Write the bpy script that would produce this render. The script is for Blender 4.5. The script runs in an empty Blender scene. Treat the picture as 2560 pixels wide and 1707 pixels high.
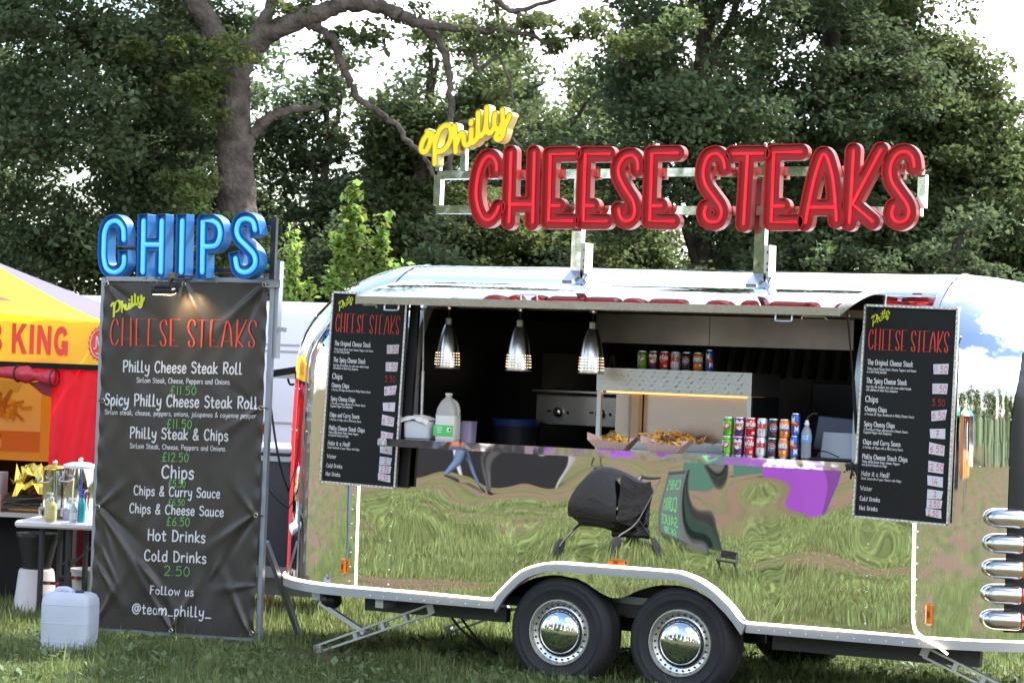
import bpy, bmesh, math, random
import numpy as np
from mathutils import Vector, Matrix
rng = np.random.default_rng(7); random.seed(7)
S = bpy.context.scene; COL = S.collection
sin, cos, pi, R = math.sin, math.cos, math.pi, math.radians

# ---------------------------------------------------------------- camera
TH, PITCH, ROLL = R(26.5), math.atan(79.5/6300), R(2.2)
fwd = Vector((-sin(TH)*cos(PITCH), cos(TH)*cos(PITCH), sin(PITCH)))
r0 = Vector((cos(TH), sin(TH), 0)); u0 = r0.cross(fwd)
right = r0*cos(ROLL) + u0*sin(ROLL); up = u0*cos(ROLL) - r0*sin(ROLL)
camd = bpy.data.cameras.new('camera'); cam = bpy.data.objects.new('camera', camd); COL.objects.link(cam)
cam.matrix_world = Matrix(((right.x, up.x, -fwd.x, 7.157), (right.y, up.y, -fwd.y, -14.355), (right.z, up.z, -fwd.z, 1.96), (0, 0, 0, 1)))
camd.sensor_width = 22.3; camd.lens = 6300/2560*22.3; camd.clip_start = .5; camd.clip_end = 3000
camd.dof.use_dof = True; camd.dof.focus_distance = 15.8; camd.dof.aperture_fstop = 5.6
S.camera = cam
CAMP = Vector((7.157, -14.355, 0))
def bearing(xc, d):           # ground point d metres ahead and xc to the side of the spot the photographer stood on
    p = CAMP + r0*xc + Vector((-sin(TH), cos(TH), 0))*d
    return p.x, p.y

# ---------------------------------------------------------------- light
EXPOSURE = 1.36
SUN_DIR = Vector((.36, .93, 0)).normalized(); SUN_EL = R(50)
sd = Vector((SUN_DIR.x*cos(SUN_EL), SUN_DIR.y*cos(SUN_EL), sin(SUN_EL)))
w = bpy.data.worlds.new('World'); S.world = w; w.use_nodes = True
nt = w.node_tree; nt.nodes.clear()
def N(t, typ, **kw):
    n = t.nodes.new(typ)
    for k, v in kw.items():
        if k.startswith('i_'): n.inputs[int(k[2:]) if k[2:].isdigit() else k[2:].replace('_', ' ')].default_value = v
        else: setattr(n, k, v)
    return n
sky = N(nt, 'ShaderNodeTexSky', sky_type='NISHITA', sun_disc=False, sun_elevation=SUN_EL, sun_rotation=math.atan2(sd.x, sd.y), air_density=1.2, dust_density=1.2, ozone_density=1.2)
bg = N(nt, 'ShaderNodeBackground', i_1=.15); out = N(nt, 'ShaderNodeOutputWorld')
tc = N(nt, 'ShaderNodeTexCoord'); sep = N(nt, 'ShaderNodeSeparateXYZ')
nt.links.new(tc.outputs['Generated'], sep.inputs[0])
za = N(nt, 'ShaderNodeMath', operation='ADD', i_1=.12); nt.links.new(sep.outputs[2], za.inputs[0])
zm = N(nt, 'ShaderNodeMath', operation='MAXIMUM', i_1=.05); nt.links.new(za.outputs[0], zm.inputs[0])
dv = N(nt, 'ShaderNodeVectorMath', operation='DIVIDE'); nt.links.new(tc.outputs['Generated'], dv.inputs[0]); nt.links.new(zm.outputs[0], dv.inputs[1])
ns = N(nt, 'ShaderNodeTexNoise', i_Scale=.75, i_Detail=8.0, i_Roughness=.58); nt.links.new(dv.outputs[0], ns.inputs['Vector'])
rp = N(nt, 'ShaderNodeValToRGB'); rp.color_ramp.elements[0].position = .48; rp.color_ramp.elements[1].position = .62
nt.links.new(ns.outputs[0], rp.inputs[0])
mx = N(nt, 'ShaderNodeMix', data_type='RGBA'); mx.inputs['B'].default_value = (11, 11, 11.4, 1)
nt.links.new(rp.outputs[0], mx.inputs['Factor']); nt.links.new(sky.outputs[0], mx.inputs['A'])
nt.links.new(mx.outputs['Result'], bg.inputs[0]); nt.links.new(bg.outputs[0], out.inputs[0])
sl = bpy.data.lights.new('sun', 'SUN'); sl.energy = 3.8; sl.angle = R(.53); sl.color = (1, .95, .86)
so = bpy.data.objects.new('sun', sl); COL.objects.link(so); so.location = (20, 40, 60)
so.rotation_euler = (-sd).to_track_quat('-Z', 'Y').to_euler()
S.view_settings.view_transform = 'Standard'; S.view_settings.look = 'None'
S.view_settings.exposure = EXPOSURE; S.view_settings.gamma = 1; S.view_settings.use_curve_mapping = False
S.render.engine = 'CYCLES'; S.cycles.use_denoising = True
S.cycles.max_bounces = 10; S.cycles.transparent_max_bounces = 12; S.cycles.caustics_reflective = False; S.cycles.caustics_refractive = False
S.cycles.sample_clamp_indirect = 6

# ---------------------------------------------------------------- materials
MATS = {}
def M(name, col=(.5, .5, .5), rough=.5, metal=0., var=None, bump=None, emit=None, trans=0., transl=0., spec=.5, island=0., coat=0., alpha=1., dirt=None):
    if name in MATS: return MATS[name]
    m = bpy.data.materials.new(name); m.use_nodes = True; t = m.node_tree
    b = t.nodes['Principled BSDF']; L = t.links.new
    b.inputs['Roughness'].default_value = rough; b.inputs['Metallic'].default_value = metal
    b.inputs['Specular IOR Level'].default_value = spec; b.inputs['Transmission Weight'].default_value = trans
    b.inputs['Coat Weight'].default_value = coat; b.inputs['Alpha'].default_value = alpha
    c4 = (*col, 1); b.inputs['Base Color'].default_value = c4
    co = N(t, 'ShaderNodeTexCoord'); last = None
    if var or island:
        hs = N(t, 'ShaderNodeHueSaturation'); hs.inputs['Color'].default_value = c4; last = hs.outputs[0]
        mr = N(t, 'ShaderNodeMapRange')
        if var:
            nz = N(t, 'ShaderNodeTexNoise', i_Scale=var[0], i_Detail=5.0); L(co.outputs['Object'], nz.inputs['Vector']); src = nz.outputs[0]
            mr.inputs[1].default_value, mr.inputs[2].default_value, mr.inputs[3].default_value, mr.inputs[4].default_value = .3, .7, 1-var[1], 1+var[1]
            L(src, mr.inputs[0]); vv = mr.outputs[0]
        if island:
            ge = N(t, 'ShaderNodeNewGeometry'); m2 = N(t, 'ShaderNodeMapRange', i_3=1-island, i_4=1+island)
            L(ge.outputs['Random Per Island'], m2.inputs[0])
            if var:
                mu = N(t, 'ShaderNodeMath', operation='MULTIPLY'); L(vv, mu.inputs[0]); L(m2.outputs[0], mu.inputs[1]); vv = mu.outputs[0]
            else: vv = m2.outputs[0]
            m3 = N(t, 'ShaderNodeMapRange', i_3=.462, i_4=.520); L(ge.outputs['Random Per Island'], m3.inputs[0]); L(m3.outputs[0], hs.inputs['Hue'])
        L(vv, hs.inputs['Value']); L(last, b.inputs['Base Color'])
    if dirt:                      # dirt = (scale, threshold, colour): worn / soiled blotches
        nz = N(t, 'ShaderNodeTexNoise', i_Scale=dirt[0], i_Detail=8.0, i_Roughness=.65); L(co.outputs['Object'], nz.inputs['Vector'])
        cr = N(t, 'ShaderNodeValToRGB'); cr.color_ramp.elements[0].position = dirt[1]; cr.color_ramp.elements[1].position = dirt[1]+.18; L(nz.outputs[0], cr.inputs[0])
        mm = N(t, 'ShaderNodeMix', data_type='RGBA'); mm.inputs['B'].default_value = (*dirt[2], 1)
        if last: L(last, mm.inputs['A'])
        else: mm.inputs['A'].default_value = c4
        L(cr.outputs[0], mm.inputs['Factor']); L(mm.outputs['Result'], b.inputs['Base Color']); last = mm.outputs['Result']
    if bump:
        nz = N(t, 'ShaderNodeTexNoise', i_Scale=bump[0], i_Detail=bump[2] if len(bump) > 2 else 3.0); L(co.outputs['Object'], nz.inputs['Vector'])
        bp = N(t, 'ShaderNodeBump', i_Strength=1.0, i_Distance=bump[1]); L(nz.outputs[0], bp.inputs['Height']); L(bp.outputs[0], b.inputs['Normal'])
    if emit:
        b.inputs['Emission Color'].default_value = (*emit[0], 1); b.inputs['Emission Strength'].default_value = emit[1]
    if transl:
        tr = N(t, 'ShaderNodeBsdfTranslucent'); ms = N(t, 'ShaderNodeMixShader', i_0=transl)
        hb = N(t, 'ShaderNodeHueSaturation', i_Value=1.5, i_Saturation=1.1); hb.inputs['Color'].default_value = c4
        if last: L(last, hb.inputs['Color'])
        L(hb.outputs[0], tr.inputs[0]); L(b.outputs[0], ms.inputs[1]); L(tr.outputs[0], ms.inputs[2])
        L(ms.outputs[0], t.nodes['Material Output'].inputs[0])
    MATS[name] = m; return m

# ---------------------------------------------------------------- mesh helpers
def V3(*a): return np.array(a, float)
RL = {}                                            # root location of every thing and of its parts
def thing(name, label, cat, loc=(0, 0, 0), group=None):
    o = bpy.data.objects.new(name, None); COL.objects.link(o); o.location = loc; o.empty_display_size = .1
    RL[o] = V3(*loc); return tag(o, label, cat, group)
def tag(o, label=None, cat=None, group=None, kind=None):
    for k, v in (('label', label), ('category', cat), ('group', group), ('kind', kind)):
        if v: o[k] = v
    return o
def link(name, me, parent=None, kind=None, label=None):
    o = bpy.data.objects.new(name, me); COL.objects.link(o)
    if parent is not None: o.parent = parent
    return tag(o, label, None, None, kind)
class MB:
    def __init__(s): s.v = []; s.f = []; s.m = []; s.mi = 0
    def add(s, vs, fs):
        b = len(s.v); s.v += [tuple(map(float, p)) for p in vs]
        for f in fs: s.f.append(tuple(i+b for i in f)); s.m.append(s.mi)
        return s
    def box(s, c, sz, rz=0., rx=0., ry=0., bev=0.):
        x, y, z = sz[0]/2, sz[1]/2, sz[2]/2
        mat = Matrix.Rotation(rz, 3, 'Z') @ Matrix.Rotation(ry, 3, 'Y') @ Matrix.Rotation(rx, 3, 'X')
        if bev:
            b = min(bev, x*.9, y*.9, z*.9); P = []; F = []
            for sx in (-1, 1):
                for sy in (-1, 1):
                    for sz_ in (-1, 1): P += [(sx*(x-b), sy*(y-b), sz_*z), (sx*(x-b), sy*y, sz_*(z-b)), (sx*x, sy*(y-b), sz_*(z-b))]
            bm = bmesh.new()
            for p in P: bm.verts.new(p)
            r = bmesh.ops.convex_hull(bm, input=bm.verts[:]); bm.verts.index_update()
            P = [v.co.copy() for v in bm.verts]; F = [[v.index for v in f.verts] for f in bm.faces]; bm.free()
            return s.add([Vector(c)+mat@p for p in P], F)
        P = [Vector(c)+mat@Vector((sx*x, sy*y, sz_*z)) for sx in (-1, 1) for sy in (-1, 1) for sz_ in (-1, 1)]
        return s.add(P, [(0, 1, 3, 2), (4, 6, 7, 5), (0, 4, 5, 1), (2, 3, 7, 6), (0, 2, 6, 4), (1, 5, 7, 3)])
    def bar(s, a, b, wd, th=None, upv=(0, 0, 1)):   # rectangular bar from a to b
        a, b = Vector(a), Vector(b); th = th or wd; d = (b-a).normalized(); u = Vector(upv)
        if abs(d.dot(u)) > .95: u = Vector((0, 1, 0))
        x = d.cross(u).normalized()*wd/2; y = x.cross(d).normalized()*th/2
        P = [p+i*x+j*y for p in (a, b) for i, j in ((-1, -1), (1, -1), (1, 1), (-1, 1))]
        return s.add(P, [(3, 2, 1, 0), (4, 5, 6, 7)]+[(i, (i+1) % 4, 4+(i+1) % 4, 4+i) for i in range(4)])
    def tube(s, pts, r, n=8, caps=True, closed=False):
        P = [Vector(p) for p in pts]; m = len(P); rs = r if hasattr(r, '__len__') else [r]*m
        vs = []; u = None
        for i in range(m):
            a, b = (P[i-1] if i or closed else P[i]), (P[(i+1) % m] if i < m-1 or closed else P[i])
            d = (b-a).normalized() if (b-a).length > 1e-9 else Vector((0, 0, 1))
            if u is None: u = d.orthogonal().normalized()
            u = (u-d*u.dot(d)); u = u.normalized() if u.length > 1e-6 else d.orthogonal().normalized()
            x = d.cross(u)
            vs += [P[i]+(u*cos(2*pi*k/n)+x*sin(2*pi*k/n))*rs[i] for k in range(n)]
        fs = [(i*n+k, i*n+(k+1) % n, ((i+1) % m)*n+(k+1) % n, ((i+1) % m)*n+k) for i in range(m if closed else m-1) for k in range(n)]
        if caps and not closed: fs += [tuple(range(n))[::-1], tuple(range((m-1)*n, m*n))]
        return s.add(vs, fs)
    def lathe(s, prof, o=(0, 0, 0), ax=(0, 0, 1), n=24, a0=0., a1=2*pi):
        ax = Vector(ax).normalized(); x = ax.orthogonal().normalized(); y = ax.cross(x); o = Vector(o)
        full = abs(a1-a0-2*pi) < 1e-6; k_ = n if full else n+1; vs = []
        for r, h in prof:
            for k in range(k_):
                a = a0+(a1-a0)*k/n; vs.append(o+ax*h+(x*cos(a)+y*sin(a))*max(r, 1e-5))
        fs = [(i*k_+k, i*k_+(k+1) % k_, (i+1)*k_+(k+1) % k_, (i+1)*k_+k) for i in range(len(prof)-1) for k in range(n)]
        return s.add(vs, fs)
    def poly(s, pts, thick=None):                   # flat polygon, optionally extruded by vector
        n = len(pts); P = [Vector(p) for p in pts]
        if thick is None: return s.add(P, [tuple(range(n))])
        t = Vector(thick)
        return s.add(P+[p+t for p in P], [tuple(range(n)), tuple(range(2*n-1, n-1, -1))]+[(i, i+n, (i+1) % n+n, (i+1) % n) for i in range(n)])
    def grid(s, P):                                 # P[i][j] points
        a, b = len(P), len(P[0])
        return s.add([p for row in P for p in row], [(i*b+j, i*b+j+1, (i+1)*b+j+1, (i+1)*b+j) for i in range(a-1) for j in range(b-1)])
    def ball(s, c, r, n=10, sc=(1, 1, 1)):
        P = [(c[0]+r*sc[0]*sin(pi*i/n)*cos(2*pi*j/n/1.0), c[1]+r*sc[1]*sin(pi*i/n)*sin(2*pi*j/n), c[2]+r*sc[2]*cos(pi*i/n)) for i in range(n+1) for j in range(n)]
        return s.add(P, [(i*n+j, (i+1)*n+j, (i+1)*n+(j+1) % n, i*n+(j+1) % n) for i in range(n) for j in range(n)])
    def build(s, name, mat, parent=None, smooth=False, kind=None, label=None, local=False, angle=35, recalc=True):
        me = bpy.data.meshes.new(name)
        off = np.zeros(3) if (parent is None or local) else RL[parent]
        me.from_pydata([tuple(np.array(p)-off) for p in s.v], [], s.f)
        for m_ in (mat if isinstance(mat, (list, tuple)) else [mat]): me.materials.append(m_)
        if isinstance(mat, (list, tuple)): me.polygons.foreach_set('material_index', s.m)
        if recalc:
            bm = bmesh.new(); bm.from_mesh(me); bmesh.ops.remove_doubles(bm, verts=bm.verts, dist=1e-5); bmesh.ops.recalc_face_normals(bm, faces=bm.faces); bm.to_mesh(me); bm.free()
        if smooth:
            me.shade_smooth()
            if angle < 180: me.set_sharp_from_angle(angle=R(angle))
        o = link(name, me, parent, kind, label)
        RL[o] = RL[parent] if parent is not None else np.zeros(3)
        return o
def copy_tree(o, parent=None):
    c = o.copy(); COL.objects.link(c); c.parent = parent
    RL[c] = RL.get(o, np.zeros(3))
    for ch in list(o.children): copy_tree(ch, c)
    return c
def raw(name, verts, faces_n, nper, mat, parent=None, kind=None, smooth=False, off=(0, 0, 0)):
    # big meshes straight from numpy: faces_n (F, nper) indices
    me = bpy.data.meshes.new(name); v = (np.asarray(verts)-np.array(off)).astype(np.float32); f = np.asarray(faces_n, np.int32)
    me.vertices.add(len(v)); me.vertices.foreach_set('co', v.ravel())
    me.loops.add(f.size); me.loops.foreach_set('vertex_index', f.ravel())
    me.polygons.add(len(f)); me.polygons.foreach_set('loop_start', np.arange(0, f.size, nper, dtype=np.int32))
    me.update(calc_edges=True); me.materials.append(mat)
    if smooth: me.shade_smooth()
    o = link(name, me, parent, kind); RL[o] = V3(*off); return o
def catmull(pts, k=5, closed=False):
    P = [np.array(p, float) for p in pts]; n = len(P)
    if n < 3: return P
    o = []
    for i in range(n if closed else n-1):
        if closed: a, b, c, d = P[i-1], P[i], P[(i+1) % n], P[(i+2) % n]
        else: a, b, c, d = P[max(i-1, 0)], P[i], P[i+1], P[min(i+2, n-1)]
        for j in range(k):
            t = j/k; o.append(.5*((2*b)+(c-a)*t+(2*a-5*b+4*c-d)*t*t+(3*b-a-3*c+d)*t**3))
    if not closed: o.append(P[-1])
    return o

# ---------------------------------------------------------------- stroke lettering
G = {  # width | strokes ('~' = smooth), cap height 100, x height 62
'A': '66|0,0 33,100 66,0;12,36 54,36', 'B': '58|4,0 4,100;~4,98 40,96 48,76 36,56 6,54;~6,54 46,50 56,26 40,2 4,2', 'C': '62|~58,84 40,100 14,86 4,48 14,10 40,0 60,14',
'D': '62|6,0 6,100;~2,99 40,92 60,52 44,8 4,2', 'F': '52|6,0 6,100 50,100;6,54 42,54', 'G': '66|~60,84 40,100 12,84 4,46 18,8 44,0 62,20;62,20 62,46 38,46', 'H': '62|6,0 6,100;58,0 58,100;6,50 58,50',
'I': '10|5,0 5,100', 'J': '48|~40,100 42,30 30,2 10,4 2,20;20,100 56,100', 'K': '60|6,0 6,100;56,98 8,44 58,2', 'L': '46|6,100 6,0 46,0', 'M': '76|4,0 12,100 38,30 64,100 72,0', 'N': '64|6,0 6,100 58,0 58,100', 'O': '70|~36,100 10,84 3,46 16,8 38,0 62,14 68,52 58,88 36,100',
'P': '56|8,0 6,100;~2,98 36,102 54,84 48,58 28,46 6,46', 'R': '58|6,0 6,100;~2,98 38,100 52,80 42,56 8,50;20,52 56,0', 'S': '54|~50,86 32,100 8,90 8,66 30,54 50,38 48,12 24,0 2,14', 'T': '60|0,98 60,98;30,98 30,0', 'U': '60|~4,100 4,30 16,4 40,2 54,26 56,100', 'W': '88|2,100 22,0 44,70 66,0 86,100', 'E': '50|48,100 6,100 6,0 50,0;6,50 42,50',
'V': '60|0,100 30,0 60,100', 'X': '60|0,0 60,100;0,100 60,0', 'Y': '58|0,100 30,50 58,100;30,50 30,0', 'a': '52|~46,58 24,64 4,40 8,8 24,0 42,14 46,58;~46,58 45,20 54,0', 'b': '50|6,100 6,0;~6,40 26,64 46,44 42,10 24,-2 6,12', 'c': '46|~44,52 26,64 6,46 6,16 22,0 44,10', 'd': '52|46,100 46,0;~46,46 26,64 6,46 6,14 22,-2 46,16', 'e': '48|~6,30 42,36 38,58 20,64 4,40 8,8 26,-2 46,12', 'f': '38|~38,94 24,102 16,84 16,0;2,58 36,58',
'g': '50|~44,54 24,64 6,42 10,8 28,4 44,24;~44,62 44,-16 30,-34 6,-26', 'h': '50|6,100 6,0;~6,34 24,62 42,54 44,0', 'i': '14|7,62 7,0;7,84 7,88', 'j': '26|~20,62 20,-18 10,-32 -4,-24;20,84 20,88', 'k': '48|6,100 6,0;44,62 8,28 46,0', 'l': '30|6,100 6,1 28,1', 'm': '78|6,62 6,0;~6,34 20,62 34,54 38,0;~38,34 52,62 68,54 72,0', 'n': '50|6,62 6,0;~6,34 24,62 42,54 44,0', 'o': '52|~26,64 6,46 6,14 24,-2 44,12 48,42 26,64',
'p': '50|6,62 6,-36;~6,44 26,64 46,44 42,10 24,-2 6,12', 'r': '38|6,62 6,0;~6,32 18,58 38,58', 's': '42|~38,54 22,64 6,52 12,36 34,26 36,6 18,-2 2,8', 't': '40|~16,86 16,12 24,0 38,6;0,60 38,60', 'u': '52|~6,62 6,14 22,-2 42,16;44,62 46,0', 'v': '46|2,62 22,0 44,62', 'w': '70|2,62 18,0 34,50 50,0 66,62', 'x': '44|2,62 42,0;42,62 2,0', 'y': '50|~4,62 6,26 22,14 42,28;~46,62 42,-10 26,-36 4,-28', 'z': '44|2,60 42,60 2,0 44,0',
'0': '56|~28,100 6,70 6,28 26,0 48,26 50,72 28,100', '1': '22|11,100 11,0', '2': '54|~4,80 22,100 46,86 40,52 4,2;4,2 52,2', '4': '56|34,100 2,34 54,34;38,56 38,0', '5': '54|50,98 12,98 8,58;~8,58 34,66 50,40 38,6 4,4', '6': '54|~44,98 14,64 4,24 22,0 46,12 48,40 26,52 6,34', '7': '52|2,98 50,98 18,0;14,50 44,50', '8': '52|~26,100 8,80 26,54 46,26 26,0 6,24 26,54 44,80 26,100', '9': '52|~44,70 24,52 6,72 22,100 44,84 42,30 30,0', '3': '52|~4,90 28,100 46,80 24,54;~24,54 50,40 44,8 18,-2 2,10',
'.': '14|6,2 7,3', ',': '16|~8,6 8,-4 2,-14', "'": '12|6,100 6,80', '!': '14|7,100 7,30;7,4 7,3', '&': '66|~62,0 20,60 22,92 40,100 48,80 10,36 6,10 26,-2 50,14 58,40', '£': '56|~50,88 36,100 20,86 18,8 2,2;2,2 54,2;2,46 40,46', '@': '92|~64,66 44,72 30,48 36,26 52,24 66,66 64,28 78,24 88,52 72,88 36,92 8,62 10,20 36,-6 70,2', '_': '60|2,-6 58,-6', ' ': '34|', '-': '40|4,40 34,40'}
GL = {}
for ch, d in G.items():
    wd, st = d.split('|'); L_ = []
    for q in [x for x in st.split(';') if x]:
        sm = q[0] == '~'; pts = [tuple(map(float, p.split(','))) for p in q.lstrip('~').split()]
        L_.append((sm, pts))
    GL[ch] = (float(wd), L_)
def text_strokes(s, sp=16., k=3):
    x = 0.; out = []
    for ch in s:
        wd, st = GL[ch]
        for sm, pts in st:
            p = catmull(pts, k) if sm else [np.array(q) for q in pts]
            out.append([(q[0]+x, q[1]) for q in p])
        x += wd+sp
    return out, max(x-sp, 1)
def ribbon(mb, pts, hw, f, cap=3):
    P = [np.array(p, float) for p in pts]
    Q = [P[0]]
    for p in P[1:]:
        if np.linalg.norm(p-Q[-1]) > 1e-7: Q.append(p)
    if len(Q) == 1: Q.append(Q[0]+np.array((hw*.2, 0)))
    P = Q; n = len(P); Lf = []; Rt = []
    for i in range(n):
        a = P[i]-P[i-1] if i else P[1]-P[0]; b = P[i+1]-P[i] if i < n-1 else P[-1]-P[-2]
        a = a/np.linalg.norm(a); b = b/np.linalg.norm(b); t = a+b; l = np.linalg.norm(t); t = t/l if l > 1e-6 else a
        nn = np.array((-t[1], t[0])); k = 1/max(.5, abs(nn@np.array((-a[1], a[0]))))
        Lf.append(P[i]+nn*hw*k); Rt.append(P[i]-nn*hw*k)
    b0 = len(mb.v); vs = []; fs = []
    for l, r in zip(Lf, Rt): vs += [f(*l), f(*r)]
    for i in range(n-1): fs.append((2*i, 2*i+1, 2*i+3, 2*i+2))
    for end, d0, (i0, i1) in ((0, P[0]-P[1], (0, 1)), (n-1, P[-1]-P[-2], (2*n-1, 2*n-2))):
        a0 = math.atan2(d0[1], d0[0]); ring = [i0]
        for j in range(1, cap+1):
            a = a0+pi/2*(1 if end else 1)-pi*j/(cap+1) if end else a0-pi/2+pi*j/(cap+1)
            vs.append(f(*(P[end]+hw*np.array((cos(a), sin(a)))))); ring.append(len(vs)-1)
        ring.append(i1); fs.append(tuple(ring))
    mb.add(vs, fs)
def write(s, x0, x1, y0, h, f, mat, name, parent, wt=.075, slope=0., k=3, x_fit=True, local=False, align='l'):
    st, wd = text_strokes(s, k=k); sy = h/100; sx = (x1-x0)/wd if x_fit else sy
    if not x_fit and align == 'r': x0 = x1-wd*sx
    if not x_fit and align == 'c': x0 = (x0+x1)/2-wd*sx/2
    mb = MB()
    for p in st: ribbon(mb, [(x0+q[0]*sx, y0+q[1]*sy+slope*(q[0]*sx)) for q in p], h*wt, f, 2)
    return mb.build(name, mat, parent, local=local, recalc=False)

# ---------------------------------------------------------------- ground
def ground_mat():
    m = bpy.data.materials.new('mown_grass_ground'); m.use_nodes = True; t = m.node_tree; b = t.nodes['Principled BSDF']; L = t.links.new
    b.inputs['Roughness'].default_value = .9; b.inputs['Specular IOR Level'].default_value = .15
    co = N(t, 'ShaderNodeTexCoord'); mp = N(t, 'ShaderNodeMapping'); mp.inputs['Scale'].default_value = (1, 1, 1); L(co.outputs['Object'], mp.inputs[0])
    n1 = N(t, 'ShaderNodeTexNoise', i_Scale=.45, i_Detail=4.0); n2 = N(t, 'ShaderNodeTexNoise', i_Scale=3.2, i_Detail=10.0, i_Roughness=.8); n3 = N(t, 'ShaderNodeTexNoise', i_Scale=.55, i_Detail=7.0, i_Roughness=.6); n4 = N(t, 'ShaderNodeTexNoise', i_Scale=45.0, i_Detail=4.0)
    mp3 = N(t, 'ShaderNodeMapping'); mp3.inputs['Location'].default_value = (13, 7, 3); L(co.outputs['Object'], mp3.inputs[0])
    for n in (n1, n2, n4): L(mp.outputs[0], n.inputs['Vector'])
    L(mp3.outputs[0], n3.inputs['Vector'])
    r1 = N(t, 'ShaderNodeValToRGB'); e = r1.color_ramp.elements; e[0].position = .35; e[0].color = (.062, .080, .027, 1); e[1].position = .68; e[1].color = (.125, .125, .058, 1); L(n1.outputs[0], r1.inputs[0])
    r2 = N(t, 'ShaderNodeValToRGB'); e = r2.color_ramp.elements; e[0].position = .3; e[0].color = (.30, .36, .25, 1); e[1].position = .72; e[1].color = (1.55, 1.45, 1.3, 1); L(n2.outputs[0], r2.inputs[0])
    r4 = N(t, 'ShaderNodeValToRGB'); e = r4.color_ramp.elements; e[0].position = .3; e[0].color = (.45, .45, .45, 1); e[1].position = .7; e[1].color = (1.4, 1.4, 1.3, 1); L(n4.outputs[0], r4.inputs[0])
    mu = N(t, 'ShaderNodeMix', data_type='RGBA', blend_type='MULTIPLY'); mu.inputs['Factor'].default_value = 1; L(r1.outputs[0], mu.inputs['A']); L(r2.outputs[0], mu.inputs['B'])
    mv = N(t, 'ShaderNodeMix', data_type='RGBA', blend_type='MULTIPLY'); mv.inputs['Factor'].default_value = 1; L(mu.outputs['Result'], mv.inputs['A']); L(r4.outputs[0], mv.inputs['B'])
    r3 = N(t, 'ShaderNodeValToRGB'); e = r3.color_ramp.elements; e[0].position = .47; e[1].position = .57; L(n3.outputs[0], r3.inputs[0])
    md = N(t, 'ShaderNodeMix', data_type='RGBA'); md.inputs['B'].default_value = (.115, .072, .05, 1); L(r3.outputs[0], md.inputs['Factor']); L(mv.outputs['Result'], md.inputs['A'])
    L(md.outputs['Result'], b.inputs['Base Color'])
    bp = N(t, 'ShaderNodeBump', i_Strength=.7, i_Distance=.03); L(n2.outputs[0], bp.inputs['Height']); L(bp.outputs[0], b.inputs['Normal'])
    return m
GX = [-1500, -300, -80, -30, -12, -4, 4, 12, 30, 80, 300, 1500]
MB().grid([[(x, y, 0) for y in GX] for x in GX]).build('grass_field', ground_mat(), kind='structure')

grassm = M('grass_blade', (.165, .205, .085), .75, var=(1.3, .35), island=.5, transl=.5, spec=.15)
def grass(n, d0, d1, spread, h0, h1, seed, mirror=False, rect=None):
    g = np.random.default_rng(seed)
    d = np.sqrt(g.uniform(d0*d0, d1*d1, n)); xc = g.uniform(-1, 1, n)*d*spread
    X = CAMP.x+r0.x*xc-sin(TH)*d; Y = CAMP.y+r0.y*xc+cos(TH)*d
    if mirror:
        xc = xc*(1+np.where(g.random(n) < .35, g.exponential(.35, n), 0)); X = CAMP.x+r0.x*xc-sin(TH)*d; Y = -(CAMP.y+r0.y*xc+cos(TH)*d)
    if rect: X = g.uniform(rect[0], rect[1], n); Y = g.uniform(rect[2], rect[3], n); d = np.full(n, 20.)
    tuft = (np.sin(X*3.1+1.3*np.sin(Y*2.3))*np.sin(Y*3.7+1.1*np.sin(X*1.9))+np.sin(X*7.3+Y*5.1)*.4)
    h = g.uniform(h0, h1, n)*(1+.45*tuft)*g.lognormal(0, .25, n)
    bare = np.sin(X*.8+1.7*np.sin(Y*.33+1))*np.sin(Y*.55+X*.31+1.2*np.sin(X*.5)); h = np.where((bare > .3) & (Y < -2.6), h*.22, h)
    keep = h > .015; d, xc, X, Y, h = d[keep], xc[keep], X[keep], Y[keep], h[keep]; n = len(h)
    a = g.uniform(0, 2*pi, n); lean = g.normal(0, .45, n); wd = g.uniform(.0025, .0055, n)*np.minimum(d/16, 1.9)
    dx, dy = np.cos(a), np.sin(a); sx, sy = -np.sin(a+g.normal(0, .4, n)), np.cos(a)
    def P(k, wv):
        o = lean*h*k*k; return np.stack([X+dx*o+sx*wd*wv, Y+dy*o+sy*wd*wv, h*k*np.cos(lean*.6*k)-.004], 1)
    v = np.stack([P(0, -1), P(0, 1), P(.55, .8), P(.55, -.8), P(1, .05), P(1, -.05)], 1).reshape(-1, 3)
    i = np.arange(n)[:, None]*6
    return v, np.concatenate([i+np.array([[0, 1, 2, 3]]), i+np.array([[3, 2, 4, 5]])])
gv, gf = [], []; o_ = 0
for a in ((170000, 14.3, 18.6, .235, .03, .095, 1), (80000, 18.6, 25, .235, .03, .09, 2), (200000, 18.5, 38, .20, .03, .10, 3, True), (45000, 1, 2, .1, .03, .10, 4, False, (-9, -2.2, -9, -1.6)), (45000, 1, 2, .1, .03, .10, 5, False, (2.6, 9, -10, -1.8))):
    v, f = grass(*a); gv.append(v); gf.append(f+o_); o_ += len(v)
tag(raw('grass', np.concatenate(gv), np.concatenate(gf), 4, grassm), 'uneven tufts of meadow grass in front of and under the caravan', 'grass', kind='stuff')
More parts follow.
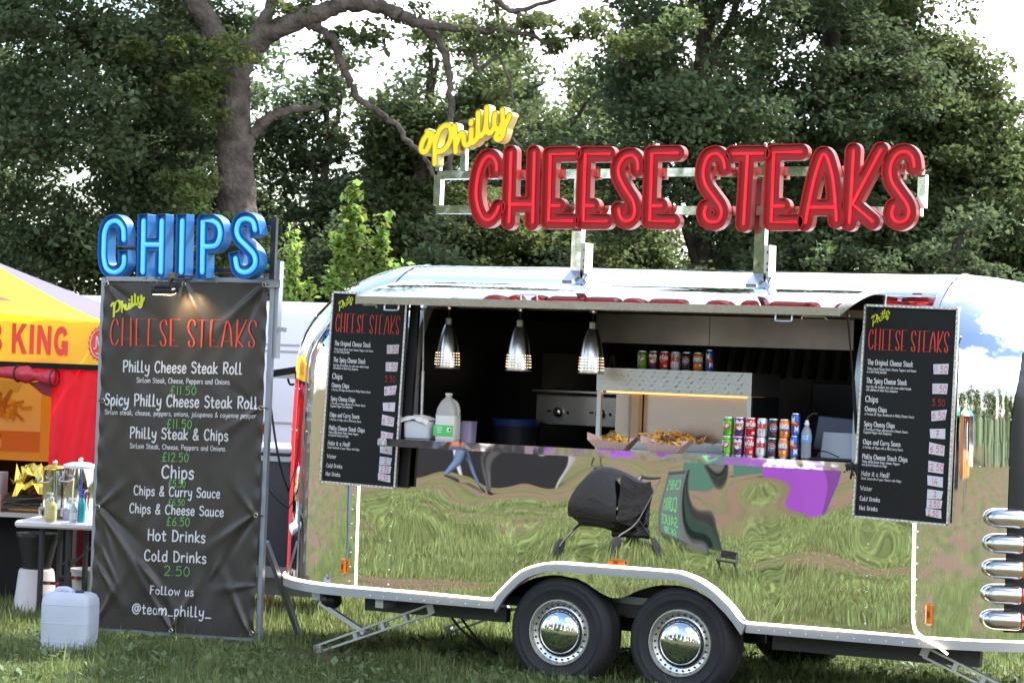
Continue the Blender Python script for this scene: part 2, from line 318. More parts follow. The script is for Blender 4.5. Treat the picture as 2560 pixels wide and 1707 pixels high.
# broad leaved weeds and clover low in the turf
g = np.random.default_rng(5); n = 8000
d = np.sqrt(g.uniform(14.4**2, 17.6**2, n)); xc = np.clip(g.normal(.3, 2.2, n), -3.6, 3.6)
cx, cy = CAMP.x+r0.x*xc-sin(TH)*d, CAMP.y+r0.y*xc+cos(TH)*d; a = g.uniform(0, 2*pi, n); ln = g.uniform(.015, .04, n)*np.where(g.random(n) > .97, 1.4, 1); tl = g.uniform(-.2, .9, n); z0 = g.uniform(.02, .09, n)
dx, dy = np.cos(a), np.sin(a)
v = np.stack([np.stack([cx+dx*ln*k*np.cos(tl)-dy*ln*wv, cy+dy*ln*k*np.cos(tl)+dx*ln*wv, z0+ln*k*np.sin(tl)+q*ln], 1) for k, wv, q in ((0, 0, 0), (.9, -.55, .1), (1.9, 0, 0), (.9, .55, .1))], 1).reshape(-1, 3)
tag(raw('weeds', v, np.arange(4*n).reshape(-1, 4), 4, M('weed_leaf', (.12, .17, .07), .6, island=.35, transl=.3)), 'low broad leaved weeds scattered through the turf by the wheels', 'weeds', kind='stuff')

# ---------------------------------------------------------------- caravan
XA, XB, ZT = -1.08, 2.70, 2.68
chrome = M('polished_aluminium', (.84, .825, .80), .008, 1., bump=(1.35, .0092, .9))
chrome_e = M('polished_aluminium_end', (.93, .93, .93), .02, 1., bump=(2.2, .0012, 2.0))
steel = M('brushed_steel', (.62, .61, .60), .28, 1., bump=(40, .0004))
alu = M('anodised_aluminium', (.46, .48, .52), .42, .7)
galv = M('galvanised_steel', (.55, .57, .58), .45, .8, var=(25, .15))
black = M('black_plastic', (.018, .018, .02), .45)
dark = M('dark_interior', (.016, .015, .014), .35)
rubber = M('tyre_rubber', (.018, .018, .022), .72, var=(6, .2), dirt=(7, .60, (.050, .046, .042)))
white_em = M('led_strip_light', (1, .85, .65), .4, emit=((1., .80, .56), 3.2))
def prof(z):
    u = min(max((z-1.93)/.75, 0), 1); q = 1-math.sqrt(max(1-u*u, 0))
    return .85*q, 1.0*q+.014*min(max((z-1.5)/.32, 0), 1.4)
def sh_front(x, z): return (x, prof(z)[0], z)
def sh_end(phi, z, side):          # phi 0 at the front side, pi at the back
    d, e = prof(z); q = (1.02-e)*sin(phi)
    return ((XB+q) if side > 0 else (XA-q), 1.15-(1.15-d)*cos(phi), z)
SC = [(-.05, .465), (-.027, .467), (.03, .535), (.084, .597), (.15, .645), (.23, .678), (.33, .703), (.4, .705), (.548, .688), (.649, .633), (.727, .594), (.796, .586), (.863, .609), (.948, .654), (1.081, .694), (1.222, .699), (1.315, .681), (1.442, .62), (1.536, .541), (1.616, .453), (1.67, .45)]
def zbot(x):
    if x <= SC[0][0]: return .47
    if x >= SC[-1][0]: return .455
    for (a, b), (c, d_) in zip(SC, SC[1:]):
        if a <= x <= c: return b+(d_-b)*(x-a)/(c-a)
HX0, HX1, HZ0, HZ1 = -.74, 2.32, 1.47, 2.385
ZL = [.47, .6, .8, 1.0, 1.2, 1.36, 1.47, 1.6, 1.8, 1.93, 2.02, 2.1, 2.18, 2.25, 2.32, 2.385, 2.45, 2.5, 2.545, 2.585, 2.62, 2.645, 2.662, 2.674, 2.68]
car = thing('food_caravan', 'polished silver twin axle catering caravan with an open serving hatch', 'caravan', (.8, 1.15, 0))
fx = sorted(set([-.83, HX0, HX1, 2.41]+[round(-.05+.0573*i, 3) for i in range(31)]+[XA, XB, -.4, 2.0, 2.15]))
def zmap(x, z): return z if z >= 1.0 else zbot(x)+(z-.47)/.53*(1.0-zbot(x))
def front_panel(x0, x1, z0, z1, name='side_panel', mat=None):
    xs = [x for x in fx if x0-1e-6 <= x <= x1+1e-6]; zs = [z for z in ZL if z0-1e-6 <= z <= z1+1e-6]
    return MB().grid([[sh_front(x, zmap(x, z)) for z in zs] for x in xs]).build(name, mat or chrome, car, True, angle=180)
front_panel(XA, -.83, .47, 1.93); front_panel(-.83, HX0, .47, 2.385); front_panel(HX0, HX1, .47, HZ0); front_panel(HX1, 2.41, .47, 2.385); front_panel(2.41, XB, .47, 1.93)
front_panel(XA, -.83, 1.93, 2.385); front_panel(2.41, XB, 1.93, 2.385); front_panel(XA, XB, 2.385, 2.545); front_panel(XA, XB, 2.545, 2.68, 'roof_panel', chrome_e)
mb = MB(); mb.grid([[(x, y, 2.68+.012*(1-((y-1.15)/.3)**2)) for y in (.85, 1.0, 1.15, 1.3, 1.45)] for x in (XA, 0, 1.2, XB)]); mb.build('roof_panel', chrome_e, car, True)
zs = [z for z in ZL]; MB().grid([[(x, 2.3-prof(z)[0], z) for z in zs] for x in (XA, 0, 1.2, XB)]).build('side_panel', chrome_e, car, True, angle=180)
for side in (-1, 1):
    for z0, z1 in ((.47, 1.52), (1.52, 1.80), (1.80, 2.30), (2.30, 2.49), (2.49, 2.68)):
        zz = sorted(set([z0, z1]+[z for z in ZL if z0 < z < z1]))
        MB().grid([[sh_end(pi*i/28, z, side) for z in zz] for i in range(29)]).build('end_panel', chrome_e, car, True, angle=180)
# seam straps over the roof where the ends begin
for xs_ in (XA, XB):
    pts = [sh_front(xs_, z) for z in [1.93+.75*i/20 for i in range(21)]]; mb = MB()
    P = [(p[0]+dx, p[1]-.004, p[2]+.004) for p in pts for dx in (-.02, .02)]
    mb.add(P, [(2*i, 2*i+1, 2*i+3, 2*i+2) for i in range(20)]); mb.build('seam_strap', alu, car, True)
# rivets
mb = MB()
def rivet(p, nrm, r=.0062):
    nrm = Vector(nrm).normalized(); mb.lathe([(r, -.001), (r*.85, r*.45), (r*.4, r*.75), (0, r*.8)], p, nrm, 6)
for x in (-1.125, -.83, 2.41, 2.715):
    z = .56
    while z < (2.35 if x in (-1.125, 2.715) else 1.42):
        if x < XA: p = sh_end(math.asin((XA-x)/1.02), z, -1)
        elif x > XB: p = sh_end(math.asin((x-XB)/1.02), z, 1)
        else: p = sh_front(x, z)
        rivet(p, (0, -1, 0)); z += .094
for side in (-1, 1):
    for zr in (1.52, 1.80, 2.30, 2.49):
        for i in range(1, 17):
            ph = pi*i/18; p = sh_end(ph, zr, side); q = sh_end(ph, zr+.02, side)
            nx = sin(ph)*side; ny = -cos(ph); rivet(p, (nx, ny, .05 if zr < 1.9 else .8))
mb.build('rivets', M('rivet_alu', (.8, .8, .8), .3, 1.), car, True, kind='stuff')
# lower trim, split by the wheel arches
def end_path(side, z, off, a0, a1, n=12): return [(sh_end(a, z, side)[0]+side*off*sin(a), sh_end(a, z, side)[1]-off*cos(a), z) for a in [a0+(a1-a0)*i/n for i in range(n+1)]]
def strip(path, h, th, name, mat, nrm=None):
    mb = MB(); n = len(path); P = []
    for i, p in enumerate(path):
        a = Vector(path[max(i-1, 0)]); b = Vector(path[min(i+1, n-1)]); t = (b-a); t.z = 0; t.normalize(); o = Vector((t.y, -t.x, 0))
        p = Vector(p); P += [p+Vector((0, 0, -h/2)), p+Vector((0, 0, h/2)), p+o*th+Vector((0, 0, h/2)), p+o*th+Vector((0, 0, -h/2))]
    F = [(4*i+k, 4*i+(k+1) % 4, 4*(i+1)+(k+1) % 4, 4*(i+1)+k) for i in range(n-1) for k in range(4)]+[(0, 1, 2, 3), (4*n-1, 4*n-2, 4*n-3, 4*n-4)]
    return mb.add(P, F).build(name, mat, car, True)
lp = end_path(-1, .487, .0, 2.4, 0)+[(-.6, 0, .487), (-.045, 0, .487)]
rp_ = [(1.665, 0, .475), (2.2, 0, .475)]+end_path(1, .475, 0, 0, 2.4)
strip(lp, .055, .022, 'lower_trim', alu); strip(rp_, .055, .022, 'lower_trim', alu)
mb = MB()
for i in range(10): rivet((-.95+i*.1, -.024, .478), (0, -1, 0), .006)
for i in range(11): rivet((1.75+i*.1, -.024, .468), (0, -1, 0), .006)
mb.build('trim_rivets', M('rivet_alu'), car, True, kind='stuff')
AR = [(-.045, .505), (-.063+.03, .53), (-.007, .569), (.05, .628), (.102, .678), (.155, .716), (.212, .741), (.29, .765), (.379, .778), (.462, .779), (.8, .779), (1.15, .779), (1.23, .774), (1.329, .747), (1.4, .715), (1.463, .676), (1.571, .587), (1.62, .535), (1.67, .505)]
pa = [np.array(p) for p in AR]; inner = []
for i, p in enumerate(pa):
    t = pa[min(i+1, len(pa)-1)]-pa[max(i-1, 0)]; t /= np.linalg.norm(t); inner.append(p-np.array((-t[1], t[0]))*.05)
inner[0] = np.array((-.03, .44)); inner[-1] = np.array((1.64, .432)); mb = MB(); n = len(pa)
pa[0] = np.array((-.075, .44)) if False else pa[0]
P = []
for o_, i_ in zip(pa, inner): P += [(o_[0], -.001, o_[1]), (o_[0], -.035, o_[1]), (i_[0], -.035, i_[1]), (i_[0], -.001, i_[1])]
mb.add(P, [(4*i+k, 4*i+(k+1) % 4, 4*(i+1)+(k+1) % 4, 4*(i+1)+k) for i in range(n-1) for k in range(4)]+[(0, 1, 2, 3), (4*n-4, 4*n-3, 4*n-2, 4*n-1)])
mb.build('wheel_arch_trim', alu, car, True)
# glowing strips
led1 = [(x, y, z) for x, y, z in end_path(-1, .525, .012, 1.75, 0)]+[(-.6, -.028, .524), (-.11, -.028, .518)]
MB().tube(led1, .0052, 6).build('led_strip', white_em, car)
a2 = [(-.11, -.03, .518), (-.06, -.034, .524)]+[(x, -.037, z+.006) for x, z in AR[2:-2]]+[(1.64, -.034, .516), (1.7, -.03, .507)]
MB().tube(catmull(a2, 3), .0052, 6).build('led_strip', white_em, car)
MB().tube([(1.7, -.03, .507), (2.2, -.028, .508)]+end_path(1, .508, .012, 0, 1.2), .0052, 6).build('led_strip', white_em, car)
MB().tube([(-1.08, -.006, 1.3), (-1.075, -.006, .53)], .0052, 6).build('led_strip', white_em, car)
MB().tube(catmull([(2.688, -.012, 1.3), (2.70, -.012, .7), (2.71, -.012, .575), (2.732, -.02, .528), (2.79, -.03, .494), (2.86, -.034, .468), (2.93, -.036, .425)], 4), .007, 6).build('led_strip', white_em, car)
# under-floor, wheel boxes, chassis
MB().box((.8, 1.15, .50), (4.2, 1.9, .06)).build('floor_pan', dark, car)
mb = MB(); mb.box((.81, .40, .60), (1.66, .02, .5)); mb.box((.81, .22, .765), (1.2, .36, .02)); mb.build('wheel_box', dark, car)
MB().box((.81, .34, .51), (.46, .04, .13)).build('axle_plate', M('dull_aluminium', (.5, .5, .49), .5, .6), car)
mb = MB(); mb.box((-.6, .25, .40), (1.05, .06, .09)); mb.box((2.4, .25, .38), (1.3, .06, .09)); mb.box((-.6, 2.0, .40), (1.0, .06, .09)); mb.box((2.4, 2.0, .38), (1.3, .06, .09)); mb.box((.8, 1.15, .37), (2.3, .09, .09)); mb.build('chassis_rail', M('chassis_dark', (.05, .05, .05), .5, .3), car)
MB().box((-.915, .14, .425), (.06, .2, .055)).build('step_socket', galv, car)

# wheels
chrome_cap = M('chrome_hubcap', (.75, .77, .8), .04, 1.)
def wheel():
    t = MB(); r = .35
    t.lathe([(.205, -.10), (.215, -.115), (.262, -.1215), (.268, -.1265), (.275, -.1265), (.28, -.120), (.30, -.118), (.306, -.121), (.313, -.1185), (.32, -.112), (.342, -.09), (r, -.06), (r, -.025), (.343, -.022), (.343, -.014), (r, -.012), (r, .012), (.343, .014), (.343, .022), (r, .025), (r, .06), (.342, .09), (.32, .112), (.25, .115), (.205, .10), (.205, -.1)], (0, 0, 0), (0, 1, 0), 48)
    return t
def rim_mb():
    t = MB(); t.lathe([(.212, -.108), (.206, -.122), (.198, -.122), (.192, -.108), (.186, -.098), (.160, -.090), (.150, -.094), (.149, -.07)], (0, 0, 0), (0, 1, 0), 48); return t
rimm = M('rim_silver', (.72, .72, .70), .32, .9, dirt=(30, .62, (.35, .33, .3)))
wh = []
wo = wheel().build('wheel', rubber, car, True, local=True)
rim = rim_mb().build('rim', rimm, wo, True, local=True); s_ = MB()
for k in range(26): a = 2*pi*k/26; s_.lathe([(.0065, -.103), (.006, -.094), (.0065, -.08)], (.172*cos(a), 0, .172*sin(a)), (0, 1, 0), 6); s_.ball((.172*cos(a), -.097, .172*sin(a)), .0068, 6)
s_.build('rim_studs', black, wo, local=True)
t = MB(); t.lathe([(.154, -.088), (.152, -.096), (.142, -.099), (.138, -.094)], (0, 0, 0), (0, 1, 0), 40); t.build('hub_ring', black, wo, True, local=True)
t = MB(); t.lathe([(.141, -.092), (.139, -.102)]+[(.139*cos(a), -.102-.05*sin(a)) for a in [pi/2*i/8 for i in range(1, 9)]], (0, 0, 0), (0, 1, 0), 40); t.build('hubcap', chrome_cap, wo, True, local=True)
wo.location = np.array((.40, .13, .345))-RL[car]
for loc in ((1.222, .13, .345), (.40, 2.17, .345), (1.222, 2.17, .345)):
    c = copy_tree(wo, car); c.location = np.array(loc)-RL[car]
    if loc[1] > 1: c.rotation_euler.z = pi

# side markers (orange lamps)
amber = M('amber_lens', (.75, .17, .01), .25, coat=.6)
for (x, z, wd, hh, ph) in ((-1.169, .654, .036, .10, 1), (.79, .813, .115, .036, 0), (2.80, .644, .042, .125, 1)):
    y = -.012
    if x < XA: y = sh_end(math.asin((XA-x)/1.02), z, -1)[1]-.012
    if x > XB: y = sh_end(math.asin((x-XB)/1.02), z, 1)[1]-.012
    t = MB().box((x, y, z), (wd, .026, hh), bev=.009).build('marker_light', amber, car)
    MB().box((x, y-.014, z), (wd*.45, .004, hh*.3) if ph else (wd*.25, .004, hh*.5)).build('reflector_grid', M('amber_dark', (.25, .05, .005), .4), t)
# stalk lamps on the left end
for (z, a) in ((.60, 1.95), (2.16, 1.9)):
    p = Vector(sh_end(a, z, -1)); q = p+Vector((-.11, -.02, 0))
    t = MB().box((p+q)/2, (.12, .05, .06), bev=.008).build('clearance_lamp', M('lamp_housing', (.45, .45, .4), .35, .5), car)
    MB().box(q+Vector((.045, -.03, 0)), (.085, .012, .045)).build('lens', M('pale_lens', (.5, .42, .16), .25), t)
# lifted window flap on the left end
p = Vector((-2.08, 1.0, 1.92)); t = MB(); t.poly([p, p+Vector((-.02, .9, 0)), p+Vector((-.36, .9, -.06)), p+Vector((-.34, -.05, -.06))], (0, 0, .05))
t = t.build('window_flap', M('flap_dark', (.09, .09, .085), .3, .6), car)
MB().tube(catmull([p+Vector((-.22, .05, -.06)), p+Vector((-.2, .05, -.1)), p+Vector((-.15, .05, -.1)), p+Vector((-.12, .05, -.15))], 3), .008).build('flap_handle', black, t)
MB().tube([p+Vector((-.06, .1, -.03)), p+Vector((-.06, .1, -.1)), p+Vector((.02, .1, -.1))], .007).build('flap_stay', galv, t)
# right end: dark wrap strip and chrome bullet lamps
PHS = R(28)
def on_end(ph, z, off=0.): x, y, _ = sh_end(ph, z, 1); return Vector((x+off*sin(ph), y-off*cos(ph), z))
mb = MB(); mb.grid([[tuple(on_end(PHS+.03+.035*i+(.022*(4-i)*max(0, (z-1.7)/.5)**1.5), z, .006)) for z in [.56+(2.2-.56)*k/24 for k in range(25)]] for i in range(5)])
mb.build('dark_wrap_strip', M('dark_gloss_strip', (.035, .037, .042), .18, .3), car, True)
bul = M('brushed_chrome', (.66, .67, .70), .24, 1.)
tdir = Vector((cos(PHS)*1.02, sin(PHS)*1.15, 0)).normalized()
for z, lc in ((1.225, (.8, .8, .82)), (1.077, (.5, .01, .01)), (.93, (.75, .2, .01)), (.782, (.5, .01, .01)), (.635, (.45, .03, .02))):
    o_ = on_end(PHS, z, .055); ax = Vector((.93, .36, 0)).normalized(); o_ = o_+ax*.02
    b_ = MB().lathe([(0, -.135)]+[(.056*math.sqrt(1-((1-i/10)**2)), -.135+.085*i/10) for i in range(1, 11)]+[(.057, .075), (.05, .088)], o_, ax, 22).build('tail_lamp', bul, car, True, angle=50)
    MB().lathe([(.048, .086), (.05, .098), (.03, .112), (0, .117)], o_, ax, 18).build('lens', M('lens_%d' % int(z*100), lc, .2, coat=.5), b_, True)
    MB().bar(tuple(on_end(PHS, z, -.02)), tuple(o_+ax*.04), .05, .05).build('bracket', alu, b_)

# corner steadies (folding jacks)
def jack(x, y, foot_dx, h=.40, parent=car, foot_z=.07):
    top = Vector((x, y, h)); ft = Vector((x+foot_dx, y, foot_z)); mb = MB(); d = (ft-top).normalized(); nn = Vector((-d.z, 0, d.x)); L_ = (ft-top).length
    for s in (-1, 1): mb.bar(top+nn*.03*s, ft+nn*.022*s, .014, .045, (0, 1, 0))
    for k in (0, .22, .42, .66, 1.0): p = top+d*L_*k; mb.bar(p-nn*.03, p+nn*.03, .05 if k in (0, 1.) else .03, .04, (0, 1, 0))
    mb.tube([ft+Vector((.02, -.04, -.04)), ft+Vector((.02, .04, -.04))], .03, 10)
    m_ = top+d*L_*.58; mb.bar(m_, Vector((x+foot_dx*1.0, y, h-.02)), .03, .035, (0, 1, 0)); mb.tube([m_+Vector((0, -.05, 0)), m_+Vector((0, .05, 0))], .014, 8)
    return mb.build('corner_steady', M('cast_alu', (.62, .63, .64), .42, .7), parent)
jack(-.62, .22, -.85); jack(-.62, 2.0, -.8); jack(2.72, .22, .85); jack(2.6, 2.0, .8)
MB().box((-1.52, .3, .43), (.08, .1, .1), bev=.01).build('steady_nut', galv, car)
t = MB(); t.ball((-1.40, .25, .40), .075, 8, (1, 1, .8)); t.build('jack_motor', black, car, True)
# ---------------- hatch: edges, flap, counter, interior
for x0, x1 in ((HX0-.002, HX0+.03), (HX1-.03, HX1+.002)):
    pts = [sh_front(0, z) for z in ZL if HZ0 <= z <= HZ1]
    P = [(x, p[1]+dy, p[2]) for p in pts for x, dy in ((x0, -.006), (x1, -.006), (x1, .09), (x0, .09))]
    MB().add(P, [(4*i+k, 4*i+(k+1) % 4, 4*i+4+(k+1) % 4, 4*i+4+k) for i in range(len(pts)-1) for k in range(4)]).build('hatch_frame', alu, car, True)
t = MB().box((.79, .20, 2.395), (3.06, .05, .05)).build('hatch_header', M('bronze_steel', (.30, .24, .21), .35, .9), car)
mb = MB()
for i in range(30): rivet((-.62+i*.1, .174, 2.385), (0, -1, 0), .007)
mb.build('header_rivets', M('rivet_alu'), t, True, kind='stuff')
flap = []
for i in range(13):
    q = i/12; flap.append((.335-.885*q, 2.555-.10*q-.045*q*q+.02*sin(pi*q)))
mb = MB(); X0, X1 = -.83, 2.36
def fxs(q): return [X0+.05*(1-q)+(X1-X0-.02*(1-q)-.05*(1-q))*k/16 for k in range(17)]
mb.grid([[(x, y, z) for x in fxs(i/12)] for i, (y, z) in enumerate(flap)])
hf = mb.build('hatch_flap', chrome_e, car, True, angle=180)
mb = MB(); mb.grid([[(x, y, z-.022) for x in fxs(i/12)] for i, (y, z) in enumerate(flap)]); mb.build('flap_lining', M('flap_lining_dark', (.05, .045, .04), .4, .3), hf)
mb = MB(); mb.box((.765, -.555, 2.386), (3.20, .014, .048)); mb.build('flap_lip', M('lip_steel', (.50, .46, .40), .22, 1., bump=(6, .002)), hf)
for s in (0, -1):
    mb = MB(); P = []
    for i, (y, z) in enumerate(flap): x = fxs(i/12)[s]; sg = -1 if s == 0 else 1; P += [(x, y, z+.004), (x+sg*.012, y, z+.004), (x+sg*.012, y, z-.05*(.35+.65*i/12)), (x, y, z-.05*(.35+.65*i/12))]
    mb.add(P, [(4*i+k, 4*i+(k+1) % 4, 4*i+4+(k+1) % 4, 4*i+4+k) for i in range(12) for k in range(4)]+[(0, 1, 2, 3), (48, 49, 50, 51)]); mb.build('flap_cheek', steel, hf)
def uhandle(x, z, y, wd=.1, dz=-.03): return MB().tube(catmull([(x, y, z), (x, y-.005, z+dz), (x+.012, y-.01, z+dz*1.3), (x+wd-.012, y-.01, z+dz*1.3), (x+wd, y-.005, z+dz), (x+wd, y, z)], 2), .0055, 6).build('flap_handle', galv, hf)
uhandle(-.63, 2.365, -.545); uhandle(1.98, 2.362, -.545); uhandle(.30, 2.405, -.50, .11, .03)
MB().tube([(2.14, -.54, 2.34), (2.14, -.54, 2.356), (2.26, -.5, 2.357), (2.28, -.5, 2.34)], .006, 6).build('flap_latch', galv, hf)
MB().tube([(-.79, -.54, 2.357), (-.70, -.54, 2.357), (-.69, -.54, 2.34)], .006, 6).build('flap_latch', galv, hf)
mb = MB(); mb.tube([(-.70, .10, 2.36), (-.685, .09, 1.95)], .006, 8); mb.tube([(-.685, .09, 1.95), (-.665, .06, 1.54)], .011, 8); mb.build('gas_strut', galv, car)
mb = MB(); mb.tube([(2.33, -.3, 2.40), (2.315, -.1, 2.0)], .006, 8); mb.tube([(2.315, -.1, 2.0), (2.31, .05, 1.54)], .011, 8); mb.build('gas_strut', black, car)
ct = MB(); ct.box((.812, -.10, 1.490), (3.098, .42, .05)); ct.build('counter_shelf', M('counter_mirror', (.9, .9, .9), .05, 1., bump=(4.5, .0025, 2.0)), car)
MB().box((-.745, -.31, 1.488), (.05, .05, .05), bev=.01).build('counter_corner', galv, car)
mb = MB()
for i in range(5): mb.tube([(2.375+.03*sin(i*2.1), -.26-.02*i, 1.42+.02*i), (2.39-.02*i, -.27, 1.50), (2.41, -.24, 1.44+.015*i)], .008, 6)
mb.build('counter_hinge', M('hinge_black', (.03, .03, .03), .3, .6), car)
# interior
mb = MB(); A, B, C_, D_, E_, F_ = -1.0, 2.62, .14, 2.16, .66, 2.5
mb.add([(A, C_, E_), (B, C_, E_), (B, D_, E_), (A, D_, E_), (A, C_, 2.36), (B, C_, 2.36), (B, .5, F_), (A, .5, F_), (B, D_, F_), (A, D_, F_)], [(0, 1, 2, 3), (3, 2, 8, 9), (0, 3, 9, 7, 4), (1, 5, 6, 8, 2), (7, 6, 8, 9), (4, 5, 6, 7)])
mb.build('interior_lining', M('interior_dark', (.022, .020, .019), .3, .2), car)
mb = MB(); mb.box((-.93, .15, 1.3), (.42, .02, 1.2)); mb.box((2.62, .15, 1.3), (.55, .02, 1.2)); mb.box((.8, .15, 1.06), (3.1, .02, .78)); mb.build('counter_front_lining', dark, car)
hd = MB(); hd.box((.17, 1.86, 2.31), (.86, .03, .215)); hd.build('hood_panel', M('hood_steel', (.52, .48, .46), .32, 1., var=(3, .25)), car)
hd = MB(); hd.box((1.125, 1.86, 2.31), (1.04, .03, .215)); hd.build('hood_panel', M('hood_steel'), car)
for i in range(17): MB().box((-.2+i*.11, 1.93, 2.10), (.05, .05, .2), rx=R(-20)).build('hood_baffle', M('baffle_dark', (.03, .025, .022), .4, .6), car)
MB().box((-.42, 1.98, 1.40), (.62, .06, 1.45), bev=.01).build('fridge_door', M('fridge_steel', (.16, .15, .14), .16, 1., var=(2, .3)), car); MB().box((-.14, 1.93, 1.5), (.02, .03, .4)).build('door_handle', steel, car)
MB().box((1.9, 1.9, 1.62), (1.1, .06, .72), bev=.01).build('fridge_door', M('fridge_grey', (.07, .07, .075), .3, .5), car)
SIGN = {'C':[[(-0.365,3.288),(-0.372,3.339),(-0.396,3.373),(-0.43,3.381),(-0.465,3.354),(-0.495,3.285),(-0.51,3.192),(-0.51,3.114),(-0.49,3.036),(-0.457,2.979),(-0.422,2.961),(-0.388,2.971),(-0.356,3.01),(-0.339,3.049)]],
'H':[[(-0.264,3.404),(-0.26,2.949)],[(-0.094,3.403),(-0.087,2.947)],[(-0.258,3.065),(-0.091,3.065)]],
'E':[[(0.196,3.396),(0.023,3.393),(0.026,2.959),(0.197,2.96)],[(0.027,3.058),(0.1,3.057)]],
'E2':[[(0.442,3.393),(0.273,3.394),(0.275,2.958),(0.439,2.96)],[(0.276,3.059),(0.344,3.058)]],
'S':[[(0.648,3.294),(0.642,3.343),(0.62,3.375),(0.587,3.383),(0.546,3.366),(0.517,3.325),(0.511,3.276),(0.53,3.223),(0.575,3.155),(0.619,3.095),(0.636,3.035),(0.628,2.986),(0.596,2.961),(0.559,2.967),(0.533,2.997),(0.524,3.038)]],
'E3':[[(0.92,3.397),(0.742,3.395),(0.743,2.964),(0.909,2.963)],[(0.743,3.059),(0.82,3.06)]],
'S2':[[(1.244,3.301),(1.231,3.353),(1.199,3.387),(1.166,3.391),(1.127,3.369),(1.103,3.309),(1.101,3.248),(1.122,3.188),(1.169,3.128),(1.22,3.064),(1.234,3.016),(1.216,2.97),(1.172,2.959),(1.131,2.977),(1.117,3.015),(1.126,3.053)]],
'T':[[(1.299,3.391),(1.494,3.391)],[(1.395,3.39),(1.385,2.949)]],
'E4':[[(1.75,3.4),(1.569,3.398),(1.567,2.962),(1.735,2.965)],[(1.572,3.061),(1.645,3.063)]],
'A':[[(1.794,2.96),(1.81,3.063),(1.839,3.218),(1.873,3.344),(1.898,3.384),(1.926,3.351),(1.962,3.233),(1.983,3.086),(1.995,2.976)],[(1.808,3.056),(1.986,3.057)]],
'K':[[(2.09,3.405),(2.08,2.962)],[(2.265,3.408),(2.093,3.079),(2.229,2.971)]],
'S3':[[(2.48,3.306),(2.47,3.356),(2.443,3.389),(2.405,3.398),(2.361,3.375),(2.333,3.32),(2.329,3.262),(2.348,3.204),(2.396,3.139),(2.44,3.081),(2.457,3.03),(2.443,2.987),(2.403,2.968),(2.364,2.983),(2.348,3.022),(2.358,3.062)]],
}
PHILLY = [[(-0.876,3.545),(-0.85,3.516),(-0.853,3.469),(-0.877,3.417),(-0.903,3.411),(-0.918,3.434),(-0.904,3.485),(-0.873,3.524),(-0.842,3.532),(-0.821,3.5),(-0.814,3.449),(-0.81,3.332)],[(-0.809,3.473),(-0.787,3.547),(-0.745,3.583),(-0.71,3.578),(-0.695,3.527),(-0.707,3.472),(-0.744,3.424),(-0.797,3.409)],[(-0.67,3.58),(-0.664,3.511),(-0.656,3.411)],[(-0.655,3.456),(-0.63,3.518),(-0.605,3.526),(-0.597,3.475),(-0.581,3.452),(-0.557,3.462),(-0.544,3.494),(-0.545,3.555)],[(-0.547,3.514),(-0.54,3.471),(-0.518,3.479),(-0.498,3.517),(-0.498,3.665)],[(-0.549,3.61),(-0.549,3.597)],[(-0.495,3.548),(-0.485,3.513),(-0.464,3.521),(-0.44,3.571),(-0.437,3.699)],[(-0.436,3.579),(-0.425,3.539),(-0.403,3.534),(-0.379,3.563)],[(-0.374,3.656),(-0.378,3.602),(-0.363,3.559),(-0.335,3.563),(-0.316,3.605),(-0.321,3.682)],[(-0.316,3.624),(-0.303,3.57),(-0.312,3.516),(-0.336,3.489),(-0.361,3.499),(-0.347,3.532),(-0.301,3.572),(-0.266,3.647)]]
CHIPS = {'C':[[(-0.603,2.786),(-0.611,2.861),(-0.649,2.907),(-0.699,2.92),(-0.755,2.896),(-0.784,2.834),(-0.785,2.747),(-0.781,2.661),(-0.753,2.588),(-0.687,2.559),(-0.624,2.576),(-0.594,2.619),(-0.594,2.668)]],
'H':[[(-0.428,2.92),(-0.418,2.562)],[(-0.263,2.92),(-0.254,2.564)],[(-0.424,2.755),(-0.26,2.755)]],
'I':[[(-0.08,2.92),(-0.072,2.566)]],
'P':[[(0.114,2.568),(0.103,2.92),(0.19,2.92),(0.238,2.894),(0.258,2.842),(0.248,2.784),(0.212,2.749),(0.112,2.744)]],
'S':[[(0.558,2.858),(0.536,2.915),(0.475,2.934),(0.42,2.915),(0.4,2.858),(0.423,2.801),(0.491,2.749),(0.557,2.692),(0.57,2.63),(0.532,2.585),(0.474,2.572),(0.42,2.598),(0.399,2.665)]],
}

# ---------------------------------------------------------------- box letters
def sdf_grid(strokes, w, cell, square):
    pts = np.array([q for s in strokes for q in s]); x0, y0 = pts.min(0)-w*1.6; x1, y1 = pts.max(0)+w*1.6
    xs = np.arange(x0, x1+cell, cell); ys = np.arange(y0, y1+cell, cell); X, Y = np.meshgrid(xs, ys, indexing='ij'); D = np.full(X.shape, 9.)
    for s in strokes:
        for i in range(max(len(s)-1, 1)):
            a = np.array(s[i]); b = np.array(s[min(i+1, len(s)-1)]); d = b-a; L_ = np.linalg.norm(d)
            if L_ < 1e-7: D = np.minimum(D, np.hypot(X-a[0], Y-a[1])); continue
            d = d/L_; t = (X-a[0])*d[0]+(Y-a[1])*d[1]; pp = np.abs((X-a[0])*-d[1]+(Y-a[1])*d[0])
            lo, hi = np.maximum(-t, 0), np.maximum(t-L_, 0)
            f0 = square and i == 0; f1 = square and i == len(s)-2
            e = np.where(lo > 0, np.maximum(pp, lo) if f0 else np.hypot(pp, lo), np.where(hi > 0, np.maximum(pp, hi) if f1 else np.hypot(pp, hi), pp))
            D = np.minimum(D, e)
    return xs, ys, D
